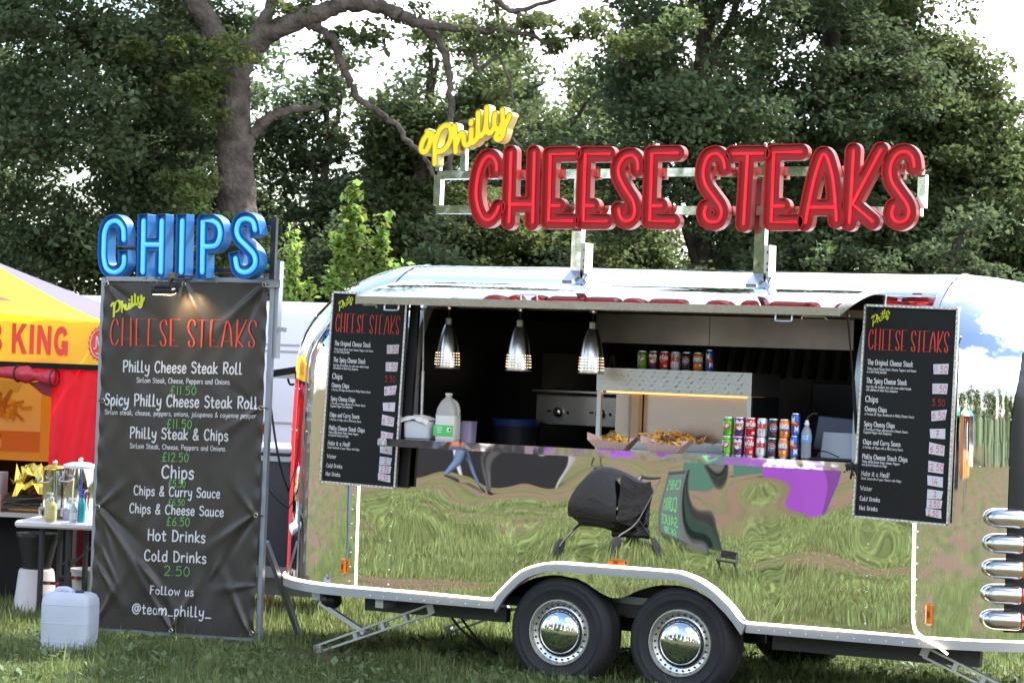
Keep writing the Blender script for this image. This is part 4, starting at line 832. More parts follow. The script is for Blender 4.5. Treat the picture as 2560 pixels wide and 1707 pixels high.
tag(chips(170, .95, .40, 1.565, .24, .07, .07, 9).build('chip_heap', chipm), 'heap of golden chips kept hot in the warmer', 'chips', kind='stuff')
# till screen and card
o = thing('till_screen', 'dark till screen seen from behind near the menu board', 'screen', (2.1, .30, 1.515))
MB().box((2.12, .30, 1.66), (.34, .025, .22), rx=R(-12), ry=R(3), bev=.01).build('screen_back', M('screen_dark', (.03, .035, .055), .3), o); MB().box((2.10, .283, 1.665), (.05, .012, .04), rx=R(-12), bev=.006).build('vent_badge', M('badge', (.05, .055, .08), .4), o); MB().box((2.12, .34, 1.535), (.2, .16, .03), bev=.01).build('foot', black, o)
o = thing('card_reader_stand', 'pale tablet leaning in front of the till screen', 'tablet', (2.18, .05, 1.515))
MB().box((2.20, .07, 1.60), (.26, .014, .165), rx=R(-14), rz=R(-4), bev=.006).build('tablet_body', M('tablet_grey', (.38, .41, .48), .4), o)
MB().tube(catmull([(2.08, -.02, 1.53), (2.10, -.01, 1.565), (2.15, -.02, 1.56), (2.22, -.03, 1.535)], 4), .004, 6).build('cable', black, o); MB().box((2.17, -.02, 1.522), (.24, .12, .012), bev=.004).build('mat', black, o)
o = thing('utensil', 'dark ladle handle sticking up behind the can stacks', 'utensil', (1.84, .3, 1.52)); MB().tube([(1.84, .3, 1.52), (1.90, .3, 1.76), (1.93, .3, 1.785), (1.96, .3, 1.785)], .008, 6).build('handle', black, o); MB().ball((1.84, .3, 1.53), .03, 8, (1, 1, .6)).build('bowl', black, o, True)

# ---------------------------------------------------------------- banner stand
BA = R(5.8); BP = (-1.98, .257)
def BF(u, z, off=0.): return (BP[0]+u*cos(BA)+off*sin(BA), BP[1]+u*sin(BA)-off*cos(BA), z)
frame_m = M('stand_tube', (.33, .37, .43), .4, .7)
bs = thing('banner_stand', 'tall dark fabric menu banner laced to a grey metal frame beside the caravan', 'banner', (*BF(-.64, 0)[:2], 0))
UL, UR = -1.277, -.012
MB().bar(BF(.012, 0, -.01), BF(.018, 2.54, -.01), .034, .034, (0, 1, 0)).build('upright', frame_m, bs); MB().bar(BF(-1.285, 0, -.01), BF(-1.292, 2.52, -.01), .034, .034, (0, 1, 0)).build('upright', frame_m, bs)
MB().bar(BF(.045, 2.0, -.03), BF(.05, 2.66, -.03), .034, .05, (0, 1, 0)).build('sign_upright', M('stand_plate', (.40, .42, .45), .45, .5), bs)
MB().bar(BF(-1.275, 2.512, -.01), BF(.0, 2.530, -.01), .03, .03).build('top_rail', frame_m, bs); MB().bar(BF(-1.27, .075, -.01), BF(-.005, .09, -.01), .03, .03).build('bottom_rail', frame_m, bs)
MB().bar(BF(-.03, 2.505, .012), BF(.085, 2.507, .012), .028, .05).build('corner_clamp', M('stand_plate'), bs); MB().bar(BF(.03, 2.205, -.02), BF(.12, 2.195, -.02), .02, .03).build('side_bracket', M('stand_plate'), bs)
for u, s_ in ((.02, .10), (-1.25, .12)): MB().bar(BF(u, .75, -.04), BF(u+s_, .0, -.50), .035, .035).build('back_stay', frame_m, bs)
FOLDS = []   # (u, z, direction angle deg, length, amplitude, width)
for a in ((-1.25, .92, -52, .75, .020, .035), (-1.25, .92, -35, .55, -.014, .04), (-1.25, .92, -70, .5, .012, .025), (-1.25, .92, 40, .4, .010, .04), (-.04, .93, 215, .55, .012, .035), (-.04, .93, 235, .6, -.012, .04), (-.04, .93, 130, .4, .010, .04), (-.04, 1.66, 215, .45, .010, .035), (-.04, 1.66, 150, .4, -.008, .04),
          (-.64, .11, 128, .55, .016, .03), (-.64, .11, 108, .5, -.010, .03), (-.64, .11, 60, .5, .012, .03), (-1.24, 2.46, -50, .45, .014, .03), (-1.24, 2.46, -30, .5, -.010, .04), (-.05, 2.48, 222, .55, .015, .035), (-.05, 2.48, 245, .5, -.012, .03), (-.64, 2.49, -110, .45, .010, .035), (-.64, 2.49, -60, .45, .012, .035),
          (-1.22, .50, -55, .35, .022, .03), (-1.2, .62, -62, .4, .014, .025), (-1.23, .12, 60, .5, .012, .03), (-.06, .14, 118, .6, .016, .035), (-.9, .55, -48, .55, .018, .045), (-.35, .5, 60, .35, .010, .04), (-1.23, 1.66, -25, .3, .008, .04), (-.05, .45, 190, .3, .012, .03)):
    FOLDS.append(a)
def bdisp(u, z):
    d = .004*sin(u*9+z*3)+.003*sin(z*7.3-u*4)+.0018*sin(u*31+2*sin(z*11))
    for fu, fz, an, ln, am, wd in FOLDS:
        c, s_ = cos(R(an)), sin(R(an)); t = (u-fu)*c+(z-fz)*s_; p = -(u-fu)*s_+(z-fz)*c
        if -.05 < t < ln*1.15: q = max(t, 0)/ln; d += 1.35*am*math.exp(-(p/(wd*(.35+q*1.1)))**2)*max(0, 1-q*.87)*min(1, (t+.05)/.1)
    e = min(u-UL, UR-u)
    if e < .05: d += .006*sin(z*38+u*9)*(1-e/.05)
    return d
def BC(u, z, o=0.): return BF(u, z, .018+bdisp(u, z)+o)
nu, nz = 150, 280
bann = MB().grid([[BC(UL+(UR-UL)*i/nu, (.083+.017*i/nu)+(2.402+.01*i/nu)*j/nz) for j in range(nz+1)] for i in range(nu+1)]).build('banner_sheet', M('banner_vinyl', (.040, .034, .030), .36, spec=.6, bump=(140, .0004)), bs, True, angle=180)
gm = M('grommet', (.6, .58, .54), .3, 1.)
for u, z in ((-1.255, 2.475), (-.64, 2.487), (-.035, 2.497), (-1.255, .92), (-.03, 1.66), (-.03, .93), (-.64, .105), (-.03, .13), (-1.25, 1.66)):
    t = MB(); c = BC(u, z, .003); t.tube([(c[0]+.013*cos(a)*cos(BA), c[1]+.013*cos(a)*sin(BA), c[2]+.013*sin(a)) for a in [2*pi*i/12 for i in range(12)]], .005, 6, closed=True)
    g_ = t.build('grommet', gm, bs, True); su = UL-.01 if u < -1 else (.02 if u > -.1 else u)
    MB().tube([BF(u, z, .03), BF(su, z+(.0 if abs(u+.64) > .1 else (.03 if z > 1 else -.03)), .02)], .004, 5).build('lacing', black, g_)
bw = M('banner_white', (.60, .61, .64), .5); br_ = M('banner_red', (.72, .065, .03), .5); byl = M('banner_lime', (.58, .64, .04), .5)
header(lambda a, b: BC(-1.205+a*1.12, 2.050+b*.187+a*.016, .007), br_, 'red_heading', bs, .0056, k=6)
script(lambda a, b: BC(-1.232+a*.275, 2.245+b*.165, .007), byl, 'script_heading', bs, .032, 3)
for s_, u0_, u1_, z0_, h_, c_, wt in (('Philly Cheese Steak Roll', -1.10, -.18, 1.868, .075, bw, .074), ('Sirloin Steak, Cheese, Peppers and Onions.', -.99, -.262, 1.797, .034, bw, .07), ('£11.50', -.727, -.519, 1.724, .058, grn, .06), ('Spicy Philly Cheese Steak Roll', -1.232, -.056, 1.632, .078, bw, .074), ('Sirloin steak, cheese, peppers, onions, jalapenos & cayenne pepper', -1.233, -.062, 1.567, .032, bw, .07), ('£11.50', -.741, -.547, 1.491, .061, grn, .06),
    ('Philly Steak & Chips', -1.021, -.265, 1.412, .073, bw, .074), ('Sirloin Steak, Cheese, Peppers and Onions.', -1.017, -.277, 1.341, .033, bw, .07), ('£12.50', -.766, -.564, 1.262, .06, grn, .06), ('Chips', -.765, -.521, 1.148, .085, bw, .074), ('£5.50', -.71, -.58, 1.088, .048, grn, .07), ('Chips & Curry Sauce', -.977, -.308, 1.020, .064, bw, .074), ('£6.50', -.704, -.581, .963, .043, grn, .07), ('Chips & Cheese Sauce', -1.007, -.275, .895, .064, bw, .074), ('£6.50', -.71, -.533, .823, .058, grn, .06),
    ('Hot Drinks', -.85, -.409, .714, .075, bw, .074), ('Cold Drinks', -.874, -.397, .573, .072, bw, .074), ('2.50', -.712, -.517, .48, .066, grn, .05), ('Follow us', -.812, -.479, .346, .055, bw, .074), ('@team_philly_', -.957, -.342, .203, .068, bw, .07)):
    st, wd = text_strokes(s_, k=3); mb = MB(); sc = (u1_-u0_)/wd
    for p in st:
        dd = []
        for a, b in zip(p, p[1:]):
            m_ = max(1, int(math.hypot((b[0]-a[0])*sc, (b[1]-a[1])*h_/100)/.02)); dd += [(a[0]+(b[0]-a[0])*k/m_, a[1]+(b[1]-a[1])*k/m_) for k in range(m_)]
        dd.append(p[-1]); ribbon(mb, [(u0_+q[0]*sc, z0_+q[1]*h_/100+(q[0]*sc)*.018) for q in dd], h_*wt, lambda a, b: BC(a, b, .005), 2)
    mb.build('menu_line', c_, bs, recalc=False)
fl = thing('floodlight', 'small black floodlight clamped over the top edge of the dark banner', 'floodlight', BF(-.73, 2.45, .15))
h_ = MB(); c = BF(-.73, 2.435, .15); h_.box(c, (.17, .10, .04), rz=BA, rx=R(12), bev=.008); h_ = h_.build('lamp_head', black, fl)
mb = MB()
for i in range(9): p = BF(-.73-.07+i*.0175, 2.457, .16); mb.box(p, (.006, .08, .02), rz=BA, rx=R(12))
mb.build('cooling_fins', black, h_); p = BF(-.73, 2.412, .15); MB().box(p, (.14, .07, .004), rz=BA, rx=R(12)).build('lamp_glass', M('lamp_on', (1, .9, .7), .3, emit=((1, .75, .45), 6.0)), h_)
MB().tube([BF(-.73, 2.45, .11), BF(-.735, 2.50, .07), BF(-.73, 2.535, .0)], .012, 8).build('lamp_arm', black, fl); MB().box(BF(-.71, 2.54, .02), (.12, .05, .045), rz=BA, bev=.006).build('wood_clamp', M('wood_block', (.20, .12, .07), .7, var=(20, .4)), fl)
MB().tube(catmull([BF(-.68, 2.535, .05), BF(-.6, 2.54, .08), BF(-.5, 2.535, .05), BF(-.45, 2.53, .0)], 4), .006, 6).build('cable', black, fl)
sp = bpy.data.lights.new('floodlight_beam', 'SPOT'); sp.energy = 5; sp.spot_size = R(110); sp.spot_blend = .6; sp.color = (1, .68, .36); sp.shadow_soft_size = .04
so2 = bpy.data.objects.new('floodlight_beam', sp); COL.objects.link(so2); so2.parent = fl; so2.location = V3(*BF(-.62, 2.405, .13))-RL[fl]; so2.rotation_euler = Vector((sin(BA)*-.5+.25, .55, -.8)).to_track_quat('-Z', 'Y').to_euler()

# ---------------------------------------------------------------- CHIPS letters over the banner
CA = R(-6); CP = (-2.55, .17)
def CF(u, v, d=0.): return (CP[0]+u*cos(CA)-d*sin(CA), CP[1]+u*sin(CA)+d*cos(CA), v)
bl_s = M('letter_blue_side', (.025, .17, .44), .45, spec=.25); bl_f = M('letter_blue_face', (.014, .11, .32), .45); bl_t = M('neon_blue', (.13, .50, .85), .4, emit=((.05, .45, 1), .30))
cs = thing('letter_sign', 'blue box letter sign reading CHIPS standing above the dark banner', 'sign', (*CF(0, 0)[:2], 2.53))
for k, st in CHIPS.items():
    st = [catmull(st[0], 4)]+st[1:] if k in 'CS' else ([st[0][:2]+[tuple(q) for q in catmull(st[0][2:], 3)]] if k == 'P' else st)
    tray_letter([[tuple(q) for q in s] for s in st], lambda u, v, d: CF(u, v, d-.06), .046, .0035, .085, .028, .0055, True, bl_s, bl_f, bl_s, bl_t, .0165, cs)
bkf = M('sign_frame_black', (.03, .03, .035), .45, .4)
for v in (2.91, 2.585): MB().bar(CF(-.70, v, .06), CF(.64, v, .06), .035, .03).build('frame_rail', bkf, cs)
MB().bar(CF(.64, 2.53, .06), CF(.64, 2.95, .06), .04, .03, (0, 1, 0)).build('frame_upright', bkf, cs); MB().bar(CF(-.55, 2.52, .06), CF(-.55, 2.91, .06), .035, .03, (0, 1, 0)).build('frame_upright', bkf, cs)

# ---------------------------------------------------------------- jerrycan
x, y = -2.76, -.80; jc = thing('jerrycan', 'milky white plastic jerrycan with a dark cap standing in the grass', 'jerrycan', (x, y, 0)); ja = R(16)
def jr(w, d, z, k=.28): return [(x+w*math.copysign(abs(cos(a))**k, cos(a))*cos(ja)-d*math.copysign(abs(sin(a))**k, sin(a))*sin(ja), y+w*math.copysign(abs(cos(a))**k, cos(a))*sin(ja)+d*math.copysign(abs(sin(a))**k, sin(a))*cos(ja), z) for a in [2*pi*(i+.5)/32 for i in range(32)]]
jm = M('jerrycan_hdpe', (.62, .66, .74), .42, transl=.35, spec=.4, var=(5, .05))
loft([jr(.152, .12, .0), jr(.163, .130, .012), jr(.166, .133, .05), jr(.163, .130, .12), jr(.166, .133, .19), jr(.166, .133, .33), jr(.162, .128, .375), jr(.148, .115, .405, .35), jr(.12, .09, .418, .4)]).build('can_body', jm, jc, True, angle=60)
for zz in (.10, .22, .34): MB().tube([p for p in jr(.1655, .1325, zz)], .0035, 5, closed=True).build('moulded_rib', jm, jc, True)
MB().lathe([(.030, 0), (.030, .02), (.024, .022), (0, .022)], (x+.075, y-.01, .412), n=16).build('cap', M('cap_navy', (.02, .022, .05), .45), jc, True)
MB().tube(catmull([(x-.11, y-.02, .405), (x-.09, y-.02, .43), (x-.02, y-.01, .435), (x+.02, y-.01, .415)], 4), .017, 8).build('handle', jm, jc, True)

# ---------------------------------------------------------------- kebab stall
TA = R(22); TC = Vector((-4.64, 2.10, 0)); te = Vector((cos(TA), sin(TA), 0)); tn = Vector((-sin(TA), cos(TA), 0))
def TF(u, v, z): p = TC+te*u+tn*v; return (p.x, p.y, z)        # u along the front (0 = near corner), v towards the back
yl = M('canopy_yellow', (.86, .68, .08), .65, transl=.45, bump=(7, .008)); lil = M('canopy_lilac', (.15, .135, .20), .7, transl=.12, bump=(6, .006)); rdc = M('cloth_red', (.72, .035, .06), .65, transl=.45, bump=(5, .03)); rds = M('rolled_red', (.50, .03, .06), .35, bump=(9, .03)); blk = M('stall_black', (.009, .009, .010), .7, spec=.2)
ga = thing('market_gazebo', 'yellow and red gazebo stall with B KING printed along its front valance', 'gazebo', TF(-1.5, 1.5, 0))
PK = 2.80
def roof_face(c0, c1, n=10):
    pk = Vector(TF(-1.5, 1.5, PK)); P = []
    for i in range(n+1):
        q = i/n; row = []
        for j in range(n+1):
            e = Vector(c0).lerp(Vector(c1), j/n); p = e.lerp(pk, q); p.z = e.z+(PK-e.z)*(q**1.18)-.05*sin(pi*j/n)*(1-q)*sin(pi*min(q*2, 1)); row.append(p)
        P.append(row)
    return P
Zc = 2.245
MB().grid(roof_face(TF(-3, 0, Zc), TF(0, 0, Zc))).build('canopy_front', yl, ga, True); MB().grid(roof_face(TF(0, 0, Zc), TF(0, 3, Zc))).build('canopy_side', lil, ga, True)
MB().grid(roof_face(TF(0, 3, Zc), TF(-3, 3, Zc))).build('canopy_back', yl, ga, True); MB().grid(roof_face(TF(-3, 3, Zc), TF(-3, 0, Zc))).build('canopy_side', lil, ga, True)
def val(u, q): return TF(u, -.012-.012*sin(u*5+q*2)-.008*sin(u*17), Zc-.01-.335*q-.045*sin(pi*min(max(-u/3, 0), 1))*(1-q)*-1.2)
MB().grid([[val(-3+3*i/60, j/6) for j in range(7)] for i in range(61)]).build('valance', yl, ga, True, angle=180)
MB().grid([[TF(0.012+.01*sin(v*6), v, Zc-.01-.335*j/4) for j in range(5)] for v in [3*i/20 for i in range(21)]]).build('valance', yl, ga, True, angle=180)
MB().grid([[Vector(val(-3+3*i/40, 1))+Vector((0, .004, -.045*j)) for j in range(2)] for i in range(41)]).build('valance_hem', blk, ga)
redl = M('valance_red', (.80, .07, .04), .6)
def block(ch):
    P = {'K': [[(0, 0), (.26, 0), (.26, .32), (.36, .44), (.66, 0), (.98, 0), (.54, .62), (.95, 1), (.62, 1), (.26, .62), (.26, 1), (0, 1)]], 'I': [[(0, 0), (.27, 0), (.27, 1), (0, 1)]], 'N': [[(0, 0), (.25, 0), (.25, .58), (.62, 0), (.88, 0), (.88, 1), (.63, 1), (.63, .44), (.26, 1), (0, 1)]]}
    if ch in P: return P[ch]
    if ch == 'G':
        o = [(.47+.47*cos(a), .5+.52*sin(a)) for a in [R(32+286*i/22) for i in range(23)]]; i_ = [(.47+.21*cos(a), .5+.28*sin(a)) for a in [R(32+286*i/22) for i in range(23)]]
        return [[o[k], o[k+1], i_[k+1], i_[k]] for k in range(22)]+[[(.5, .28), (.93, .28), (.93, .52), (.5, .52)], [(.74, .0), (.93, 0), (.93, .3), (.70, .3)]]
    if ch == 'B': 
        q = []
        for cz, rz, rx in ((.73, .27, .42), (.27, .27, .48)):
            o = [(.36+rx*cos(a), cz+rz*sin(a)) for a in [R(-90+180*i/12) for i in range(13)]]; i_ = [(.34+rx*.42*cos(a), cz+rz*.38*sin(a)) for a in [R(-90+180*i/12) for i in range(13)]]
            q += [[o[k], o[k+1], i_[k+1], i_[k]] for k in range(12)]; q += [[(.2, cz+rz*.38), (.36, cz+rz*.38), (.36, cz+rz), (.2, cz+rz)], [(.2, cz-rz), (.36, cz-rz), (.36, cz-rz*.38), (.2, cz-rz*.38)]]
        return q+[[(0, 0), (.22, 0), (.22, 1), (0, 1)]]
u_ = -.945
for ch, w_ in (('B', .11), (' ', .05), ('K', .128), ('I', .0), ('N', .118), ('G', .118)):
    if ch == ' ': u_ += .03; continue
    mb = MB(); sw = .128
    for pl in block(ch):
        if ch == 'K': pl_ = [[pl[i] for i in (0, 1, 2, 9, 10, 11)], [pl[i] for i in (2, 3, 6, 7, 8, 9)], [pl[i] for i in (3, 4, 5, 6)]]
        elif ch == 'N': pl_ = [[pl[i] for i in (0, 1, 2, 8, 9)], [pl[i] for i in (2, 3, 7, 8)], [pl[i] for i in (3, 4, 5, 6, 7)]]
        else: pl_ = [pl]
        for pp in pl_: mb.add([Vector(val(u_+a*sw, .80-.64*b+.02))+Vector((.003, -.007, 0)) for a, b in pp], [tuple(range(len(pp)))])
    mb.build('valance_letter', redl, ga, recalc=False); u_ += {'B': .155, 'K': .145, 'I': .058, 'N': .135, 'G': .14}[ch]
mb = MB(); cu, cq = -.045, .50                      # round scalloped badge at the corner
mb.add([Vector(val(cu+(.092+.006*(-1)**i)*cos(2*pi*i/36), cq+(.40+.025*(-1)**i)*sin(2*pi*i/36)))+Vector((.003, -.008, 0)) for i in range(36)], [tuple(range(36))]); bd = mb.build('round_badge', redl, ga, recalc=False)
mb = MB()
for k, rr_ in ((0, .078),): mb.tube([Vector(val(cu+rr_*cos(2*pi*i/28), cq+rr_*4.3*sin(2*pi*i/28)))+Vector((.004, -.011, 0)) for i in range(28)], .004, 5, closed=True)
mb.tube(catmull([Vector(val(cu+a, cq-b*4.3))+Vector((.004, -.011, 0)) for a, b in ((-.05, -.03), (-.03, -.02), (-.03, .04), (-.01, .0), (.0, -.02))], 4), .005, 5); mb.tube([Vector(val(cu+a, cq-b*4.3))+Vector((.004, -.011, 0)) for a, b in ((-.03, -.055), (.01, -.055))], .006, 5)
mb.build('badge_print', wht, bd)
mb = MB()
for i in range(5):
    t = (i+.5)/5; a = TF(-1.22+.07*t, .22-.02*t, 2.26+.0*t)
MB().poly([Vector(TF(-.72-.35, .33, 2.40)), Vector(TF(-.72-.12, .30, 2.385)), Vector(TF(-.72-.40, .48, 2.455))]).build('roof_print', redl, ga)
# red cloths
MB().grid([[TF(-.42+.40*i/14-.03*(1-j/24)*(i == 0), .03+.025*sin(i*1.1+j*.25)-.02*j/24, 1.90-(1.0)*j/24) for j in range(25)] for i in range(15)]).build('red_curtain', rdc, ga, True, angle=180)
MB().grid([[TF(-2.9+2.52*i/30, .02+.012*sin(i*1.3), 1.93-.12*j/3+.02*sin(i*.7)) for j in range(4)] for i in range(31)]).build('red_curtain', rdc, ga, True, angle=180)
n_ = 34; rp = [Vector(TF(-2.9+2.50*i/n_, -.02, 1.775+.022*sin(i*.5)+.03*(i/n_)**3)) for i in range(n_+1)]
rolled = MB().tube(rp, [.055+.016*sin(i*1.7)+.008*sin(i*3.1) for i in range(n_+1)], 14).build('rolled_cloth', rds, ga, True, angle=180)
for k in (n_-4, n_): MB().tube([rp[k]+Vector((0, cos(a), sin(a)))*(.066) for a in [2*pi*i/14 for i in range(14)]], .007, 5, closed=True).build('strap', black, rolled)
MB().poly([TF(-.62, .0, 1.74), TF(-.42, .0, 1.76), TF(-.43, .01, 1.63), TF(-.50, .01, 1.65)]).build('cloth_tail', M('rolled_red_dark', (.22, .012, .03), .5), ga)
for u, v in ((-.03, .06), (-2.97, .06), (-.03, 2.95), (-2.97, 2.95)): MB().bar(TF(u, v, 0), TF(u, v, Zc), .04).build('pole', alu, ga)
MB().grid([[TF(-3+3*i/10, 2.94+.02*sin(i*2), 2.2*j/8) for j in range(9)] for i in range(11)]).build('back_wall', blk, ga); MB().grid([[TF(-.02+.01*sin(i*2), .1+2.85*i/10, 2.2*j/8) for j in range(9)] for i in range(11)]).build('side_wall', rdc, ga)
MB().grid([[TF(-2.98, .1+2.85*i/10, 2.2*j/8) for j in range(9)] for i in range(11)]).build('side_wall', rdc, ga)
mb = MB(); mb.grid([[TF(-3+2.95*i/14, 1.05+.05*sin(i*1.4), .74*j/4) for j in range(5)] for i in range(15)]); mb.build('counter_skirt', blk, ga, True)
# food poster inside the stall
ps = thing('food_poster', 'yellow stall poster with a photo of a box of chips and a price tag', 'poster', TF(-1.2, 2.3, 1.1)); PA = 2.3
def PF(u, z, d=0.): return TF(u, PA-d, z)
cx0 = -1.90
MB().poly([PF(-2.9, 1.02), PF(-.92, 1.02), PF(-.92, 1.80), PF(-2.9, 1.80)], tuple(tn*.02)).build('poster_board', M('poster_yellow', (.74, .50, .07), .5), ps)
MB().poly([PF(-2.9, 1.28, .004), PF(-1.12, 1.28, .004), PF(-1.12, 1.74, .004), PF(-2.9, 1.74, .004)]).build('photo_panel', M('poster_cream', (.78, .68, .48), .5), ps)
MB().poly([PF(-2.9, 1.10, .004), PF(-1.12, 1.10, .004), PF(-1.12, 1.278, .004), PF(-2.9, 1.278, .004)]).build('orange_band', M('poster_orange', (.62, .22, .05), .5), ps)
pb_ = MB().poly([PF(-1.72, 1.62, .008), PF(-1.34, 1.62, .008), PF(-1.28, 1.73, .008), PF(-1.70, 1.73, .008)]).build('printed_box', M('poster_box', (.58, .50, .34), .5), ps)
mb = MB(); q = np.random.default_rng(2)
for i in range(46):
    a = q.uniform(0, pi); cu, cz = -1.52+q.normal(0, .11), 1.47+q.normal(0, .055); l_ = .05
    mb.poly([PF(cu+sx*l_*cos(a)-sz_*.013*sin(a), cz+sx*l_*sin(a)+sz_*.013*cos(a), .010+.0004*i) for sx, sz_ in ((-1, -1), (1, -1), (1, 1), (-1, 1))])
mb.build('printed_chips', M('poster_chip', (.55, .30, .06), .5, island=.35), ps, recalc=False, kind='stuff')
MB().ball(PF(-1.70, 1.55, .0), .07, 10, (1, .1, .7)).build('printed_sauce', M('poster_sauce', (.42, .07, .03), .5), ps)
for s_, u0, u1, z0, hh, m_ in (('Chips', -1.62, -1.47, 1.225, .042, black),):
    st, wd = text_strokes(s_); mb = MB()
    for p in st: ribbon(mb, [(u0+a*(u1-u0)/wd, z0+b*hh/100) for a, b in p], .0028, lambda a, b: PF(a, b, .008), 1)
    mb.build('lettering', M('poster_ink', (.12, .05, .02), .5), ps, recalc=False)
tg = MB().poly([PF(-1.64, 1.125, .008), PF(-1.46, 1.125, .008), PF(-1.465, 1.20, .008), PF(-1.635, 1.20, .008)], tuple(tn*-.006)).build('price_tag', M('tag_cream', (.66, .56, .40), .6), ps)
st, wd = text_strokes('£5'); mb = MB()
for p in st: ribbon(mb, [(-1.59+a*.07/wd, 1.145+b*.036/100) for a, b in p], .003, lambda a, b: PF(a, b, .017), 1)
mb.build('price', black, tg, recalc=False)
# folding table and what stands on it
def QF(dx, dy, z): return TF(-.197+dx, -1.474+dy, z)
ft = thing('folding_table', 'white plastic folding table on dark legs in front of the kebab stall', 'table', QF(.45, .35, 0))
MB().box(Vector(QF(.53, .36, .715)), (1.22, .70, .05), rz=TA, bev=.014).build('table_top', M('table_white', (.66, .62, .66), .5), ft)
for dx, dy in ((.11, .09), (.31, .09), (.95, .09), (.11, .62), (.31, .62), (.95, .62)): MB().bar(QF(dx, dy, 0), QF(dx, dy, .70), .03).build('leg', M('table_leg', (.035, .035, .042), .45, .4), ft)
for dx in (.21,):
    for dy in (.09, .62):
        t = MB().bar(QF(.11, dy, .285), QF(.31, dy, .285), .024).build('cross_bar', M('table_leg'), ft)
        for a in (.18, .245): MB().box(Vector(QF(a, dy-.016, .285)), (.024, .012, .02), rz=TA).build('red_clip', M('clip_bright_red', (.6, .03, .02), .4), t)
MB().bar(QF(.33, .09, .42), QF(.62, .09, .69), .014).build('brace', M('table_leg'), ft); MB().bar(QF(.13, .5, .38), QF(.33, .3, .46), .014).build('brace', M('table_leg'), ft)
def urn(dx, dy, r, h, label, lidm):
    p = QF(dx, dy, .741); o = thing('water_urn', label, 'urn', p); ch = M('urn_steel', (.66, .65, .63), .10, 1., bump=(4, .002))
    MB().lathe([(r*.98, 0), (r, .01), (r, h*.16), (r*1.015, h*.17), (r*1.015, h*.19), (r, h*.2), (r, h*.9), (r*1.02, h*.905)], p, n=28).build('urn_body', ch, o, True, angle=50)
    MB().lathe([(r*1.05, h*.90), (r*1.06, h*.93), (r*1.0, h*.96), (r*.5, h*1.0), (0, h*1.01)], p, n=28).build('urn_lid', lidm, o, True, angle=50)
    MB().ball((p[0], p[1], p[2]+h*1.04), .02, 8).build('lid_knob', steel, o, True)
    f = Vector((-.15, -1, 0)).normalized(); q = Vector(p)+f*r*1.0+Vector((0, 0, h*.19)); mb = MB(); mb.tube([q, q+f*.06], .012, 8); mb.tube([q+f*.055, q+f*.055-Vector((0, 0, .05))], .009, 8); mb.tube([q+f*.04, q+f*.04+Vector((0, 0, .04))], .006, 6); mb.build('tap', steel, o, True)
    hq = Vector(p)+f*r*1.02+Vector((0, 0, h*.68)); MB().tube(catmull([hq+Vector((-.05, 0, .03)), hq+Vector((-.045, -.04, 0)), hq+Vector((.045, -.04, 0)), hq+Vector((.05, 0, .03))], 4), .007, 6).build('handle', steel, o, True)
lidw = M('urn_lid_white', (.68, .70, .75), .35); 
urn(.10, .42, .085, .40, 'narrow polished urn with a brassy lid, behind the yellow soap bottle', M('brass_lid', (.55, .38, .08), .25, .9)); urn(.31, .36, .125, .43, 'wide polished urn with a pale lid and wire handles, next to the banner', lidw)
def pump(dx, dy, r, h, body, cap, label, band=None):
    p = QF(dx, dy, .741); o = thing('pump_bottle', label, 'soap bottle', p)
    MB().lathe([(r, 0), (r*1.05, .01), (r*1.05, h*.55), (r*.9, h*.64), (r*.4, h*.74), (r*.4, h*.78)], p, n=18).build('bottle_body', body, o, True, angle=60)
    mb = MB(); mb.lathe([(r*.5, h*.77), (r*.5, h*.86), (r*.2, h*.87), (r*.2, h), (0, h)], p, n=12); mb.box((p[0]-.012, p[1], p[2]+h), (.05, .018, .012)); mb.build('pump_head', cap, o, True)
    if band: MB().lathe([(r*1.06, h*.12), (r*1.065, h*.13), (r*1.065, h*.42), (r*1.06, h*.43)], p, n=18).build('bottle_label', band, o, True)
pump(.175, .06, .043, .205, M('soap_yellow', (.66, .62, .22), .2, trans=.3), M('pump_clear', (.6, .62, .66), .3), 'squat pump bottle of pale yellow soap on the folding table', M('label_soap', (.60, .52, .24), .5))
pump(.345, .06, .026, .17, M('gel_clear', (.55, .66, .72), .15, trans=.4), M('pump_white', (.75, .77, .8), .35), 'small clear pump bottle with a pump head, in front of the wide urn', M('label_white_gel', (.7, .72, .78), .5))
pump(.40, .08, .028, .24, M('gel_teal', (.03, .42, .50), .2, trans=.3), M('cap_blue', (.03, .05, .55), .35), 'teal bottle with a bright blue top, hard against the banner')
